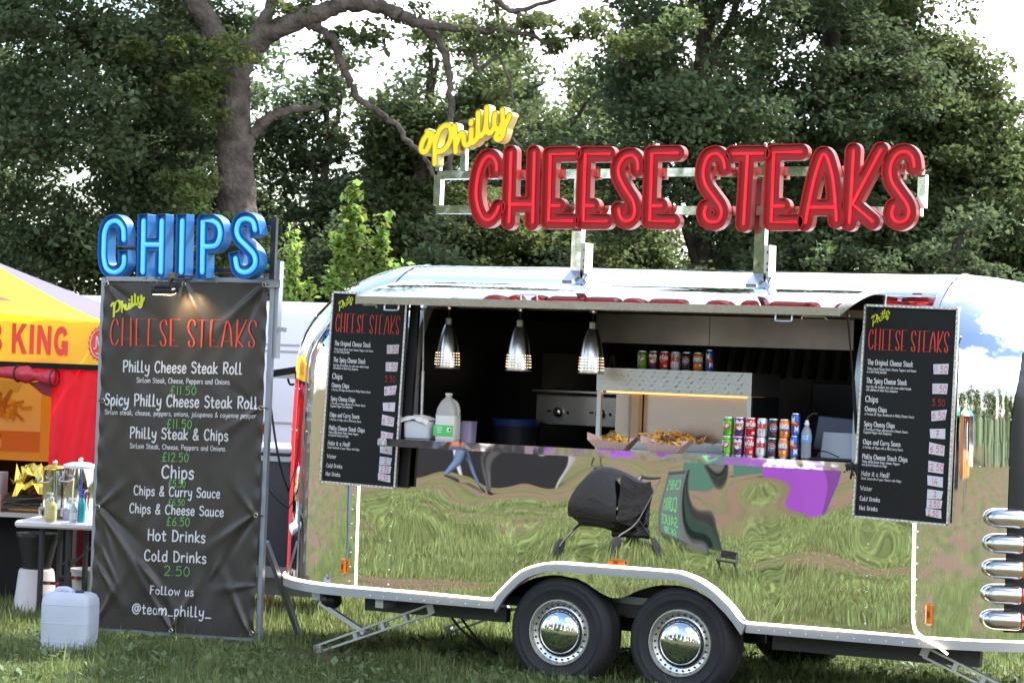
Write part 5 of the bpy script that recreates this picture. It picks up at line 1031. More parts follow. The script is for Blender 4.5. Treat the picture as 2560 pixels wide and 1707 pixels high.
# stall counter goods
sc_ = thing('stall_counter', 'grey stall work surface standing under the gazebo behind the folding table', 'counter', TF(-1.2, -.1, 0))
MB().box(Vector(TF(-1.25, -.15, .72)), (2.3, .8, .035), rz=TA).build('worktop', M('worktop_grey', (.42, .42, .43), .35, .6), sc_); MB().box(Vector(TF(-1.25, .02, .35)), (2.2, .5, .68), rz=TA).build('base_unit', blk, sc_)
o = thing('wire_basket', 'dark wire tray under the foil packets on the stall counter', 'basket', TF(-.52, -.25, .74)); mb = MB(); q = np.random.default_rng(8)
for i in range(60): mb.tube([TF(-.86+q.uniform(-.03, .05), -.5+q.uniform(0, .45), .745+q.uniform(0, .14)), TF(-.22+q.uniform(-.03, .03), -.5+q.uniform(0, .45), .745+q.uniform(0, .14))], .005, 4)
mb.build('wires', M('wire_dark', (.07, .06, .055), .4, .6), o)
def foil(u, v, z, sx, sy, sz, col, label, seed):
    o = thing('foil_packet', label, 'packet', TF(u, v, z)); q = np.random.default_rng(seed); P = []
    for i in range(9):
        row = []
        for j in range(9):
            a, b = i/8-.5, j/8-.5; hh = sz*(1-2.2*(a*a+b*b))+q.normal(0, sz*.22); row.append(TF(u+a*sx+q.normal(0, .012), v+b*sy+q.normal(0, .012), z+max(hh, 0)))
        P.append(row)
    MB().grid(P).build('packet_wrap', M('foil_'+str(seed), col, .22, .75, island=.3), o, recalc=False)
foil(-.40, -.36, .86, .36, .3, .12, (.72, .55, .06), 'crumpled yellow and silver foil bag on top of the wire tray', 1); foil(-.27, -.30, .88, .34, .3, .10, (.45, .22, .12), 'crumpled reddish foil bag beside the narrow urn', 2); foil(-.46, -.32, .95, .26, .2, .14, (.70, .55, .10), 'open yellow foil bag standing highest in the packet heap', 3)
o = thing('carton', 'pale carton at the picture edge on the stall counter', 'carton', TF(-.80, -.40, .74)); MB().box(Vector(TF(-.80, -.38, .95)), (.26, .2, .18), rz=TA).build('carton_box', M('carton_grey', (.28, .26, .25), .7), o); MB().box(Vector(TF(-.80, -.38, .80)), (.28, .22, .13), rz=TA).build('carton_base', M('carton_pink', (.40, .20, .17), .6), o)
def bucket(dx, dy, z, rb, rt, h, m_, label, inv=False):
    p = TF(-.17+dx, -.93+dy, z); o = thing('bucket', label, 'bucket', p)
    MB().lathe([(0, .0), (rb, 0), (rt, h-.03), (rt*1.06, h-.028), (rt*1.06, h), (rt*.96, h), (rb*.93, .02), (0, .02)] if not inv else [(rb, 0), (rb*1.04, 0), (rb*1.04, .02), (rb, .03), (rt, h-.02), (rt*.92, h), (0, h)], p, n=28).build('bucket_body', m_, o, True, angle=50)
bkw = M('bucket_white', (.60, .56, .56), .5)
bucket(-.11, .15, 0, .165, .135, .335, bkw, 'upturned white bucket under the folding table', True); bucket(-.11, .15, .337, .105, .155, .27, M('bucket_black', (.02, .02, .024), .4), 'black bucket standing on the upturned white one'); bucket(.28, .25, 0, .11, .14, .345, M('bucket_pale', (.48, .50, .50), .5), 'pale open bucket under the table beside the banner')

# ---------------------------------------------------------------- van and dark trailer box
VA = R(12); VP = Vector((-6.15, 6.95, 0)); ve = Vector((cos(VA), sin(VA), 0)); vn = Vector((-sin(VA), cos(VA), 0))
def VF(u, v, z): p = VP+ve*u+vn*v; return (p.x, p.y, z)
vb = M('van_white', (.78, .79, .88), .32, coat=.4); van = thing('van', 'white high roofed panel van parked behind the banner and caravan', 'van', VF(.6, 1, 0))
pf = [(.0, .45), (-.03, .7), (-.03, 1.22), (.0, 1.34), (.0, 1.40), (.03, 1.95), (.065, 2.18), (.10, 2.42), (.17, 2.53), (.32, 2.59), (1.0, 2.61), (1.68, 2.59), (1.83, 2.53), (1.9, 2.42), (1.96, 1.95), (2.0, 1.3), (2.03, .7), (2.0, .45)]
MB().grid([[VF(u, v+(.12*abs(v-1) if False else 0), z) for v, z in pf] for u in (-2.2, -1.2, 0, 1.2, 2.4, 3.1)]).build('body', vb, van, True, angle=40)
MB().poly([VF(3.1, v, z) for v, z in pf]).build('front_end', vb, van); MB().poly([VF(-2.2, v, z) for v, z in pf]).build('rear_end', vb, van)
for z, vv in ((2.155, .058), (2.09, .048), (1.385, -.004)): MB().bar(VF(-2.2, vv, z), VF(3.1, vv, z), .012, .02).build('body_crease', M('van_crease', (.42, .42, .50), .4), van)
for u_s in (.55, 1.75):
    MB().grid([[VF(u_s+dx, v-.004, z) for v, z in pf[1:8]] for dx in (0, .012)]).build('door_gap', M('van_crease'), van)
MB().box(Vector(VF(.62, -.02, 1.30)), (.16, .03, .035), rz=VA, bev=.008).build('door_handle', M('van_trim', (.05, .05, .055), .5), van); MB().box(Vector(VF(.4, -.035, .75)), (4.6, .03, .14), rz=VA, bev=.01).build('rub_strip', M('van_trim'), van)
MB().box(Vector(VF(-.03, -.03, 1.32)), (.12, .03, .09), rz=VA).build('tail_light', M('van_red', (.35, .02, .03), .3), van)
for u in (-1.3, 2.0):
    for v in (.12, 1.88):
        wv = MB().lathe([(0, -.1), (.2, -.1), (.33, -.09), (.34, 0), (.33, .09), (.2, .1), (0, .1)], VF(u, v, .34), tuple(vn), 24).build('wheel', rubber, van, True); MB().lathe([(0, -.112), (.16, -.108), (.19, -.1)], VF(u, v, .34), tuple(vn), 18).build('rim', alu, wv, True)
bx = thing('equipment_trailer', 'dark panelled trailer box with a pale lid between banner and caravan', 'trailer', (-3.35, 3.0, 0)); ba = R(10); be = Vector((cos(ba), sin(ba), 0)); bn_ = Vector((-sin(ba), cos(ba), 0)); bp_ = Vector((-3.42, 2.52, 0))
def XF(u, v, z): p = bp_+be*u+bn_*v; return (p.x, p.y, z)
MB().box(Vector(XF(.05, .6, .80)), (1.0, 1.2, .92), rz=ba).build('box_body', M('box_dark', (.045, .045, .055), .5, var=(3, .2)), bx); MB().box(Vector(XF(.05, .6, 1.285)), (1.06, 1.26, .045), rz=ba, bev=.01).build('lid', M('box_lid', (.55, .56, .60), .35, .3), bx)
MB().box(Vector(XF(.05, -.012, 1.22)), (1.0, .02, .04), rz=ba).build('frame_rail', alu, bx); MB().box(Vector(XF(.26, -.012, .8)), (.02, .02, .84), rz=ba).build('frame_stile', M('chassis_dark'), bx)
MB().box(Vector(XF(.05, -.02, .335)), (1.1, .05, .085), rz=ba).build('bottom_rail', M('box_rail', (.34, .35, .38), .45, .5), bx); MB().box(Vector(XF(.05, .1, .22)), (1.1, .1, .14), rz=ba).build('axle_beam', M('box_beam', (.22, .22, .21), .5, .4), bx)
for v in (.1, 1.1): MB().box(Vector(XF(-.3, v, .08)), (.08, .08, .16), rz=ba).build('foot', galv, bx)
# cables, plank, crate and boxes at ground level
tag(MB().tube(catmull([BF(.02, 1.66, -.04), BF(.08, 1.3, -.08), (-1.90, .55, 1.0), (-1.82, .75, .75), (-1.66, .85, .55)], 6), .008, 6).build('cable', black), 'black cable drooping from the banner frame to the caravan front', 'cable')
tag(MB().tube(catmull([BF(-.02, 1.15, -.05), (-1.92, .4, 1.02), (-1.78, .6, .86), (-1.62, .8, .72)], 6), .007, 6).build('cable', black), 'thin dark cable crossing the other behind the banner edge', 'cable')
tag(MB().tube(catmull([(-1.9, 1.9, .27), (-.6, 2.1, .24), (.6, 2.2, .16), (1.6, 2.3, .12)], 5), .012, 6).build('hose', M('hose_grey', (.07, .08, .07), .5)), 'dark hose stretched behind the caravan underside', 'hose')
mb = MB(); mb.tube(catmull([(-.62, .4, .40), (-.5, .5, .22), (-.35, .8, .06), (-.25, 1.0, .03)], 5), .008, 6); mb.tube(catmull([(-.55, .4, .40), (-.42, .5, .2), (-.3, .7, .05), (-.18, 1.0, .03)], 5), .008, 6)
tag(mb.build('cable', black), 'pair of black cables hanging under the caravan near the front jack', 'cable')
mb = MB()
for k in range(4): mb.tube(catmull([(-.2+.12*k, 1.5+.1*k, .03), (.0+.1*k, 1.6-.1*k, .06), (.2, 1.7, .10-.02*k), (.35, 1.75, .16), (.5, 1.8, .2)], 5), .007, 6)
tag(mb.build('cable_coil', M('cable_mixed', (.05, .05, .055), .5)), 'loose tangle of cables on the grass beside the black box', 'cable')
o = thing('battery_box', 'black plastic box on the grass behind the front wheel', 'box', (.3, 2.2, 0)); MB().box((.25, 2.25, .11), (.50, .3, .22), bev=.015).build('box_body', black, o); MB().box((.25, 2.25, .235), (.53, .33, .03), bev=.01).build('box_lid', black, o); MB().box((.25, 2.2, .265), (.1, .04, .04)).build('handle', black, o)
tag(MB().box((-1.95, .28, .03), (1.5, .22, .035), rz=R(-14)).build('plank', M('plank_wood', (.17, .11, .075), .8, var=(9, .3))), 'weathered wooden plank lying under the foot of the front jack', 'plank')
o = thing('storage_box', 'white storage box on the grass seen under the banner', 'storage box', (-3.0, 1.1, 0)); MB().box((-3.05, 1.15, .12), (.44, .3, .24), rz=R(12), bev=.012).build('box_body', M('box_white', (.62, .63, .64), .5), o); MB().box((-3.05, 1.15, .245), (.47, .33, .02), rz=R(12), bev=.008).build('box_lid', M('box_white'), o)

# ---------------------------------------------------------------- trees
leaf_dark = M('oak_leaf', (.090, .124, .062), .62, var=(.55, .45), island=.45, transl=.38, spec=.13)
leaf_mid = M('tree_leaf', (.118, .154, .066), .62, var=(.5, .4), island=.45, transl=.42, spec=.13)
leaf_sap = M('sapling_leaf', (.19, .275, .075), .55, var=(1.5, .3), island=.4, transl=.55, spec=.15)
leaf_lite = M('sunlit_leaf', (.115, .15, .055), .5, var=(.8, .3), island=.4, transl=.50, spec=.13)  # lighter than oak_leaf: sunlight on the clumps by the trunk, put into the colour
leaf_shrub = M('shrub_leaf', (.10, .145, .06), .5, var=(.8, .35), island=.45, transl=.42, spec=.13)
bark = M('oak_bark', (.105, .088, .076), .9, var=(5, .5), bump=(16, .06, 6.0), spec=.15); bark2 = M('bark_brown', (.07, .055, .045), .9, var=(6, .35), bump=(14, .04, 4.0), spec=.15)
def leaves(ells, nleaf, size, seed, clump=.42, flat=.55, per=190):
    # ells: (cx, cy, cz, rx, ry, rz, weight); leaf sprays gathered in clumps through each volume
    q = np.random.default_rng(seed); V = []
    tot = sum(e[6] for e in ells)
    for (cx, cy, cz, rx, ry, rz, wt) in ells:
        n = int(nleaf*wt/tot); ncl = max(6, int(n/per)); d = q.normal(size=(ncl, 3)); d /= np.linalg.norm(d, axis=1)[:, None]
        rad = q.random(ncl)**.42; cc = np.array((cx, cy, cz))+d*rad[:, None]*np.array((rx, ry, rz))
        cs_ = clump*q.lognormal(0, .35, ncl); wts = cs_**2; k = q.choice(ncl, n, p=wts/wts.sum())
        off = q.normal(size=(n, 3)); off /= np.linalg.norm(off, axis=1)[:, None]; off *= (q.random(n)**.5*cs_[k])[:, None]; off[:, 2] *= flat
        P = cc[k]+off
        ax = q.normal(size=(n, 3)); ax[:, 2] *= .55; ax[:, 2] -= .25; ax /= np.linalg.norm(ax, axis=1)[:, None]
        up_ = q.normal(size=(n, 3))*.55+np.array((0, 0, 1.)); sd_ = np.cross(ax, up_); sd_ /= np.linalg.norm(sd_, axis=1)[:, None]; nn = np.cross(sd_, ax)
        L_ = size*q.lognormal(0, .22, n)[:, None]; W_ = L_*.30
        V.append(np.stack([P-ax*L_*.5, P+sd_*W_+nn*L_*.08, P+ax*L_*.5, P-sd_*W_+nn*L_*.08], 1).reshape(-1, 3))
    return np.concatenate(V)
def limb(mb, pts, r0_, r1_, n=10, k=5, wob=.0, seed=0):
    P = catmull(pts, k); m = len(P); q = np.random.default_rng(seed)
    P = [p+q.normal(0, wob, 3) for p in P]
    mb.tube(P, [(r0_+(r1_-r0_)*(i/(m-1))**.8)*(1+q.normal(0, .04)) for i in range(m)], n); return P
def tree(name, label, xc, d, h, r, nleaf, seed, lm, size=.105, cat='tree', z0=1.2, group=None, trunk_r=.22, clump=.42, nell=9):
    x, y = bearing(xc, d); o = thing(name, label, cat, (x, y, 0), group); q = np.random.default_rng(seed); mb = MB()
    main = limb(mb, [(x, y, -.1), (x+q.normal(0, .1), y, h*.3), (x+q.normal(0, .2), y+q.normal(0, .2), h*.62), (x+q.normal(0, .3), y, h*.92)], trunk_r, trunk_r*.15, 9, 5, .02, seed)
    ells = []
    for i in range(nell):
        a = 2*pi*q.random(); zz = z0+(h-z0)*((i+.5)/nell); w_ = r*math.sin(pi*min(.95, .18+.8*((zz-z0)/(h-z0))))**.6
        ex, ey, ez = x+cos(a)*w_*.55, y+sin(a)*w_*.55, zz; ells.append((ex, ey, ez, w_*.62, w_*.62, (h-z0)/nell*1.1, w_*w_))
        b = main[min(int(len(main)*min(zz/h*.85, .9)), len(main)-1)]; limb(mb, [b, (np.array(b)+np.array((ex, ey, ez)))/2+np.array((0, 0, .15)), (ex, ey, ez+.1), (ex+cos(a)*w_*.5, ey+sin(a)*w_*.5, ez+.25)], trunk_r*.32, .015, 6, 4, .02, seed+i)
    ells.append((x, y, h*.6, r*.7, r*.7, h*.32, r*r*1.6))
    mb.build('trunk', bark2, o, True, angle=180)
    v = leaves(ells, nleaf, size, seed+50, clump); raw('crown', v, np.arange(len(v)).reshape(-1, 4), 4, lm, o, off=(x, y, 0)); return o
# the old oak with its grey trunk and long bough
ob = (-11.3, 14.39, 0); oak = thing('oak_tree', 'old oak with a thick grey trunk and a long bare bough reaching right', 'tree', ob)
mb = MB(); limb(mb, [(-11.05, 14.5, -.2), (-11.15, 14.45, 1.5), (-11.28, 14.40, 3.2), (-11.35, 14.37, 3.9), (-11.40, 14.34, 4.5), (-11.44, 14.32, 5.05), (-11.46, 14.31, 5.55), (-11.45, 14.31, 5.95)], .36, .185, 18, 6, .012, 3)
limb(mb, [(-11.42, 14.33, 4.2), (-11.32, 14.38, 4.8), (-11.24, 14.42, 5.0)], .20, .09, 12, 4, .01, 9)
mb.build('trunk', bark, oak, True, angle=180)
def bough(pts, a, b, s, n=12): m_ = MB(); limb(m_, pts, a, b, n, 6, .012, s); return m_.build('bough', bark, oak, True, angle=180)
bough([(-11.47, 14.3, 5.55), (-11.36, 14.34, 6.05), (-11.1, 14.5, 6.40), (-10.69, 14.68, 6.62), (-10.35, 14.85, 6.78), (-10.1, 14.95, 6.86), (-9.75, 15.12, 6.83), (-9.45, 15.27, 6.72), (-9.2, 15.42, 6.60)], .19, .07, 1)
bough([(-11.46, 14.3, 5.6), (-11.62, 14.2, 6.2), (-11.85, 14.1, 6.6), (-12.05, 13.99, 6.95), (-12.2, 13.9, 7.6), (-12.2, 13.9, 8.8)], .18, .11, 2)
bough([(-11.3, 14.36, 6.1), (-11.1, 14.45, 6.65), (-10.95, 14.5, 7.1), (-10.9, 14.5, 8.2)], .11, .06, 3)
bough([(-10.62, 14.72, 6.56), (-10.45, 14.79, 6.50), (-10.28, 14.88, 6.36), (-10.2, 14.92, 6.1), (-10.08, 14.98, 5.86), (-9.95, 15.05, 5.58), (-9.7, 15.18, 5.40), (-9.48, 15.29, 5.22), (-9.3, 15.39, 4.98), (-9.15, 15.46, 4.85), (-9.02, 15.53, 4.55)], .07, .03, 4, 8)
bough([(-9.3, 15.36, 6.63), (-8.95, 15.52, 6.60), (-8.6, 15.7, 6.56), (-8.2, 15.9, 6.58), (-7.85, 16.1, 6.50), (-7.45, 16.3, 6.38)], .075, .02, 5, 8)
bough([(-9.25, 15.4, 6.6), (-9.0, 15.52, 6.38), (-8.9, 15.57, 6.1), (-8.85, 15.6, 5.7), (-8.82, 15.61, 5.2), (-8.82, 15.62, 4.6)], .07, .035, 6, 8)
bough([(-11.22, 14.42, 5.05), (-11.0, 14.5, 5.28), (-10.8, 14.6, 5.38), (-10.55, 14.76, 5.42), (-10.42, 14.82, 5.50)], .09, .035, 7, 8)
bough([(-8.75, 15.63, 6.3), (-8.58, 15.7, 6.25), (-8.5, 15.75, 6.02), (-8.3, 15.85, 6.2), (-8.15, 15.95, 5.9), (-8.02, 16.0, 5.3)], .045, .015, 8, 6)
bough([(-8.83, 15.6, 5.25), (-8.5, 15.75, 5.32), (-8.2, 15.9, 5.2), (-7.95, 16.0, 5.02)], .04, .015, 9, 6)
bough([(-8.35, 15.8, 7.0), (-8.1, 15.95, 6.85), (-7.75, 16.1, 6.95), (-7.3, 16.35, 7.2)], .05, .02, 10, 6)
def blob(xc, d, z, r, rz, wt): x, y = bearing(xc, d); return (x, y, z, r, r, rz, wt)
oe = [blob(-6.9, 34, 6.4, 1.4, .9, 2.2), blob(-6.2, 33.5, 5.0, 1.1, .9, 1.6), blob(-5.2, 35, 6.2, 1.2, .9, 2.), blob(-5.0, 35, 4.8, 1.0, .9, 1.4), blob(-6.7, 34, 3.4, 1.3, .9, 1.7), blob(-5.3, 34.5, 3.4, 1.2, .8, 1.6), blob(-4.6, 35.5, 4.0, .8, .9, 1.), blob(-4.4, 36, 6.6, .7, .6, .6), blob(-7.5, 35, 4.8, 1.2, 1.4, 1.6), blob(-6., 35, 8.4, 2.6, 1.4, 3.), blob(-3.4, 35, 9.0, 2.4, 1.3, 2.2), blob(-1.0, 35, 8.9, 2.0, .9, 1.3)]
v = leaves(oe, 78000, .10, 11, .40); raw('crown', v, np.arange(len(v)).reshape(-1, 4), 4, leaf_dark, oak, off=ob)
v = leaves([blob(-4.75, 33.2, 6.1, .50, .20, 1), blob(-4.25, 33.3, 5.75, .35, .18, .6), blob(-4.0, 33.3, 5.4, .22, .22, .4), blob(-3.75, 33.2, 3.6, .5, .3, .9), blob(-4.5, 33, 3.4, .6, .3, .9), blob(-4.05, 33.0, 3.9, .45, .3, .8), blob(-4.35, 33.2, 4.3, .4, .25, .5), blob(-3.95, 33.2, 6.15, .3, .2, .4)], 5800, .09, 12, .20); raw('sunlit_leaves', v, np.arange(len(v)).reshape(-1, 4), 4, leaf_lite, oak, off=ob)
v = leaves([blob(-3.3+.42*i, 34+.1*(i % 3), 6.75-.12*(i % 4)+.12*math.sin(i*2.), .26, .20, 1) for i in range(14)]+[blob(-2.7, 34.6, 6.2, .3, .3, .9), blob(.5, 34.6, 6.8, .5, .3, 1.2)], 5200, .095, 13, .17); raw('bough_leaves', v, np.arange(len(v)).reshape(-1, 4), 4, leaf_mid, oak, off=ob)
BG = 'trees behind the caravan'
tree('broadleaf_tree', 'dark broadleaf tree filling the gap right of the oak trunk, lower than the bough', -3.35, 41, 6.9, 1.3, 34000, 21, leaf_dark, group=BG, nell=7)
tree('broadleaf_tree', 'tall leafy tree rising behind the yellow script of the roof sign', -1.25, 41, 7.6, 1.45, 44000, 22, leaf_mid, group=BG)
tree('broadleaf_tree', 'tree with an open crown behind the first red sign letters', .75, 43.5, 6.9, 1.75, 46000, 23, leaf_mid, group=BG)
tree('broadleaf_tree', 'very tall dense tree behind the word STEAKS, reaching past the top edge', 2.75, 38.5, 11.5, 2.1, 62000, 24, leaf_dark, group=BG, trunk_r=.3, nell=13)
tree('broadleaf_tree', 'tall dense tree behind the last letters of STEAKS', 5.0, 39.5, 10.2, 1.75, 52000, 25, leaf_dark, group=BG, trunk_r=.3, nell=12)
tree('broadleaf_tree', 'tree at the right picture edge with open sky above its top', 7.5, 40.5, 7.3, 1.95, 70000, 26, leaf_mid, group=BG, nell=8)
tree('broadleaf_tree', 'dark tree standing behind the blue CHIPS letters, left of the oak trunk', -6.0, 43, 9.0, 2.4, 66000, 27, leaf_dark, group=BG, nell=10)
tree('broadleaf_tree', 'dark tree at the left picture edge above the yellow gazebo', -9.0, 41, 9.0, 2.2, 40000, 28, leaf_dark, group=BG, nell=10)
tree('broadleaf_tree', 'leafy tree filling the gap behind the letters between the two sign posts', 1.6, 46, 7.2, 1.75, 44000, 30, leaf_mid, group=BG, nell=8)
tree('broadleaf_tree', 'tree rising behind the first E letters, its top just under the bough', -.15, 47, 7.5, 1.6, 42000, 31, leaf_dark, group=BG, nell=8)
tree('broadleaf_tree', 'sparse tall tree showing above the bough between the script and the first S', -.3, 48, 9.6, 1.7, 30000, 32, leaf_mid, group=BG, nell=9)
tree('broadleaf_tree', 'sparse tree behind the gap between the words, lightest at its top', 1.05, 51, 8.2, 1.6, 26000, 33, leaf_mid, group=BG, nell=9)
tree('broadleaf_tree', 'tall tree behind the last letter S, sloping away to the open sky', 6.4, 42, 11, 1.7, 64000, 34, leaf_mid, group=BG, nell=11)
tree('broadleaf_tree', 'thin crowned tree showing between the bough and the yellow script', -2.2, 46, 7.5, 1.15, 26000, 35, leaf_dark, group=BG, nell=8)
tree('broadleaf_tree', 'slender tree between the tall pair on the right, behind letter A', 3.9, 43, 8.6, 1.5, 34000, 29, leaf_mid, group=BG, nell=9)
UG = 'bushes under the trees'
for i, (xc, d, h, r, n, lb) in enumerate(((-2.6, 36, 4.0, .95, 14000, 'dark bush right of the pale green sapling'), (-.9, 35.5, 3.9, 1.0, 14000, 'dark bush below the yellow Philly script'), (.7, 36, 3.7, 1.0, 13000, 'dark bush behind the nearer sign post'), (2.3, 35, 3.5, .9, 12000, 'dark bush between the two sign posts'), (6.0, 35, 4.6, 1.2, 17000, 'dark bush above the rounded rear of the roof'), (7.6, 36, 3.8, 1.1, 12000, 'dark bush in the right picture corner'), (-4.3, 37, 4.2, 1.1, 13000, 'dark bush behind the base of the oak'), (-7.3, 36, 3.6, 1.3, 14000, 'dark bush over the gazebo roof'))):
    tree('bush', lb, xc, d, h, r, n, 60+i, leaf_dark, .10, 'bush', .3, UG, .07, .36, 6)
for i, (xc, h, r, n, lb) in enumerate(((4.05, 3.65, .38, 2600, 'pale green shrub right of the second sign post'), (4.75, 3.3, .28, 900, 'thin wispy shrub near the rear of the roof'))):
    tree('shrub', lb, xc, 33, h, r, n, 80+i, leaf_shrub, .10, 'shrub', 1.8, None, .03, .16, 5)
# pale sapling in front of the trees, upright shoots
x, y = bearing(-1.98, 26); o = thing('sapling', 'bright yellow green sapling with upright leafy shoots left of the caravan roof', 'sapling', (x, y, 0)); mb = MB(); q = np.random.default_rng(33); V = []
for (dx, top, wt, spr) in ((.02, 3.9, 1.0, .13), (.36, 3.5, .7, .11), (.20, 3.3, .8, .13), (-.10, 3.35, .9, .14), (-.56, 3.42, .45, .08), (-.60, 3.05, .55, .11), (-.38, 2.9, .6, .12), (.58, 3.1, .6, .12), (.48, 2.8, .6, .14), (.0, 2.85, 1.0, .22), (-.5, 2.6, .8, .18), (.5, 2.5, .8, .2), (.0, 2.35, 1.2, .32)):
    dx += .25; bx_, by_ = x+r0.x*dx, y+r0.y*dx; limb(mb, [(x+r0.x*dx*.3, y+r0.y*dx*.3, 0), (x+r0.x*dx*.7, y+r0.y*dx*.7, top*.5), (bx_, by_, top-.05)], .022, .006, 6, 4, .005, int(top*100))
    m_ = 7
    V.append(leaves([(bx_, by_, top-.1-.13*k, spr*(.3+.7*k/m_), spr*(.3+.7*k/m_), .10, .35+k/m_) for k in range(m_)], int(640*wt), .088, int(top*77+dx*50)+900, .075, .7))
mb.build('stem', bark2, o, True, angle=180); v = np.concatenate(V); raw('foliage', v, np.arange(len(v)).reshape(-1, 4), 4, leaf_sap, o, off=(x, y, 0))

# ---------------------------------------------------------------- the show field in front, seen in the polished side
def gazebo(x, y, s, h, rz, ctop, cside, label, wall=True):
    o = thing('market_gazebo', label, 'gazebo', (x, y, 0), 'stalls across the field mirrored in the caravan'); c, s_ = cos(rz), sin(rz)
    def P(a, b, z): return (x+a*c-b*s_, y+a*s_+b*c, z)
    k = s/2; mb = MB(); mb.add([P(-k, -k, h), P(k, -k, h), P(k, k, h), P(-k, k, h), P(0, 0, h+s*.28)], [(0, 1, 4), (1, 2, 4), (2, 3, 4), (3, 0, 4)]); mb.add([P(a, b, z) for z in (h, h-.35) for a, b in ((-k, -k), (k, -k), (k, k), (-k, k))], [(i, (i+1) % 4, 4+(i+1) % 4, 4+i) for i in range(4)]); mb.build('canopy', ctop, o, recalc=False)
    for a, b in ((-k, -k), (k, -k), (k, k), (-k, k)): MB().bar(P(a, b, 0), P(a, b, h), .05).build('pole', alu, o)
    mb = MB()
    for (a, b), (e, f) in (((-k, -k), (k, -k)), ((-k, -k), (-k, k)), ((k, -k), (k, k))): mb.grid([[P(a+(e-a)*i/6+.02*sin(i*3), b+(f-b)*i/6+.03*sin(i*2), z) for z in (.0, h*.5, h-.3)] for i in range(7)])
    mb.grid([[P(-k+s*i/6, k+.02, z) for z in (0, .5, 1.0)] for i in range(7)]); mb.build('side_cloth', cside, o); return o
cw, cp, cgr, crd, cbk, cbl, cor = (M('cloth_white', (.75, .75, .76), .6), M('cloth_purple', (.15, .03, .26), .5), M('cloth_green', (.03, .42, .20), .5), M('cloth_red2', (.55, .03, .03), .6), M('cloth_black', (.010, .010, .013), .7, spec=.2), M('cloth_blue', (.1, .25, .6), .5), M('cloth_orange', (.75, .22, .05), .5))
gazebo(-15.4, -29.0, 2.4, 2.2, .3, cbk, cbk, 'black sided gazebo mirrored below the milk bottle'); gazebo(-25, -58, 4, 2.3, .1, cp, cp, 'purple gazebo mirrored in the counter edge'); gazebo(-17, -66, 4, 2.3, .2, cw, cp, 'white gazebo with purple walls, mirrored small below the cans'); gazebo(-8, -62, 5, 2.4, .1, cgr, cw, 'green roofed gazebo mirrored near the counter end'); gazebo(3, -52, 4, 2.3, 0, cw, crd, 'white gazebo with red walls mirrored in the rear curve'); gazebo(10, -36, 3, 2.2, .2, cgr, cbk, 'green and black stall mirrored beside the menu board'); gazebo(17, -44, 4, 2.3, -.2, cw, cor, 'orange walled stall mirrored in the rear curve'); gazebo(-40, -56, 5, 2.4, .3, crd, cw, 'red roofed stall mirrored far off in the side'); gazebo(-34, -38, 4, 2.3, .5, cw, cbl, 'blue walled stall mirrored far off in the side'); gazebo(26, -60, 5, 2.4, 0, cbl, cw, 'blue roofed stall mirrored in the rear curve')
skin = M('skin', (.50, .30, .22), .55); hair = M('hair_brown', (.06, .035, .02), .6)
def person(x, y, rz, shirt, legs, label, pose='stand'):
    o = thing('person', label, 'person', (x, y, 0), 'visitors mirrored in the caravan side'); c, s_ = cos(rz), sin(rz)
    J = {'pel': (0, 0, .95, .14, .11), 'wai': (0, 0, 1.12, .13, .10), 'che': (0, 0, 1.34, .17, .11), 'nek': (0, .0, 1.48, .06, .06), 'hd0': (0, -.02, 1.58, .075, .085), 'hd1': (0, -.01, 1.70, .07, .08)}
    E_ = [('pel', 'wai'), ('wai', 'che'), ('che', 'nek'), ('nek', 'hd0'), ('hd0', 'hd1')]
    st_ = .16 if pose == 'walk' else .02
    for k, sg in (('l', -1), ('r', 1)):
        J.update({'sh'+k: (sg*.18, 0, 1.42, .065, .065), 'el'+k: (sg*.25, .03*sg*st_*10, 1.15, .045, .045), 'wr'+k: (sg*.23, -.12, .93, .032, .032), 'ha'+k: (sg*.22, -.15, .85, .035, .025), 'hp'+k: (sg*.09, 0, .88, .09, .09), 'kn'+k: (sg*.10, -.05+sg*st_, .50, .062, .062), 'an'+k: (sg*.10, .04+sg*st_*1.8, .09, .042, .042), 'to'+k: (sg*.11, -.13+sg*st_*1.8, .035, .04, .03)})
        E_ += [('che', 'sh'+k), ('sh'+k, 'el'+k), ('el'+k, 'wr'+k), ('wr'+k, 'ha'+k), ('pel', 'hp'+k), ('hp'+k, 'kn'+k), ('kn'+k, 'an'+k), ('an'+k, 'to'+k)]
    ks = list(J); me = bpy.data.meshes.new('person_body'); me.from_pydata([(J[k][0]*c-J[k][1]*s_, J[k][0]*s_+J[k][1]*c, J[k][2]) for k in ks], [(ks.index(a), ks.index(b)) for a, b in E_], [])
    ob_ = bpy.data.objects.new('person_body', me); COL.objects.link(ob_); md = ob_.modifiers.new('skin', 'SKIN'); ob_.modifiers.new('sub', 'SUBSURF').levels = 1
    for i, k in enumerate(ks): me.skin_vertices[0].data[i].radius = J[k][3:5]
    me.skin_vertices[0].data[0].use_root = True
    dg = bpy.context.evaluated_depsgraph_get(); m2 = bpy.data.meshes.new_from_object(ob_.evaluated_get(dg)); bpy.data.objects.remove(ob_); m2.name = 'body'
    for m_ in (skin, shirt, legs, hair, black): m2.materials.append(m_)
    for p in m2.polygons:
        z = p.center.z; rad_ = math.hypot(p.center.x, p.center.y)
        p.material_index = 3 if (z > 1.72 or (z > 1.56 and (p.center.y*c-p.center.x*s_) > .02)) else 0 if z > 1.5 or (z < 1.02 and rad_ > .20 and z > .78) else 1 if z > .98 else 2 if z > .1 else 4
    m2.shade_smooth(); b = link('body', m2, o); RL[b] = RL[o]
    return o
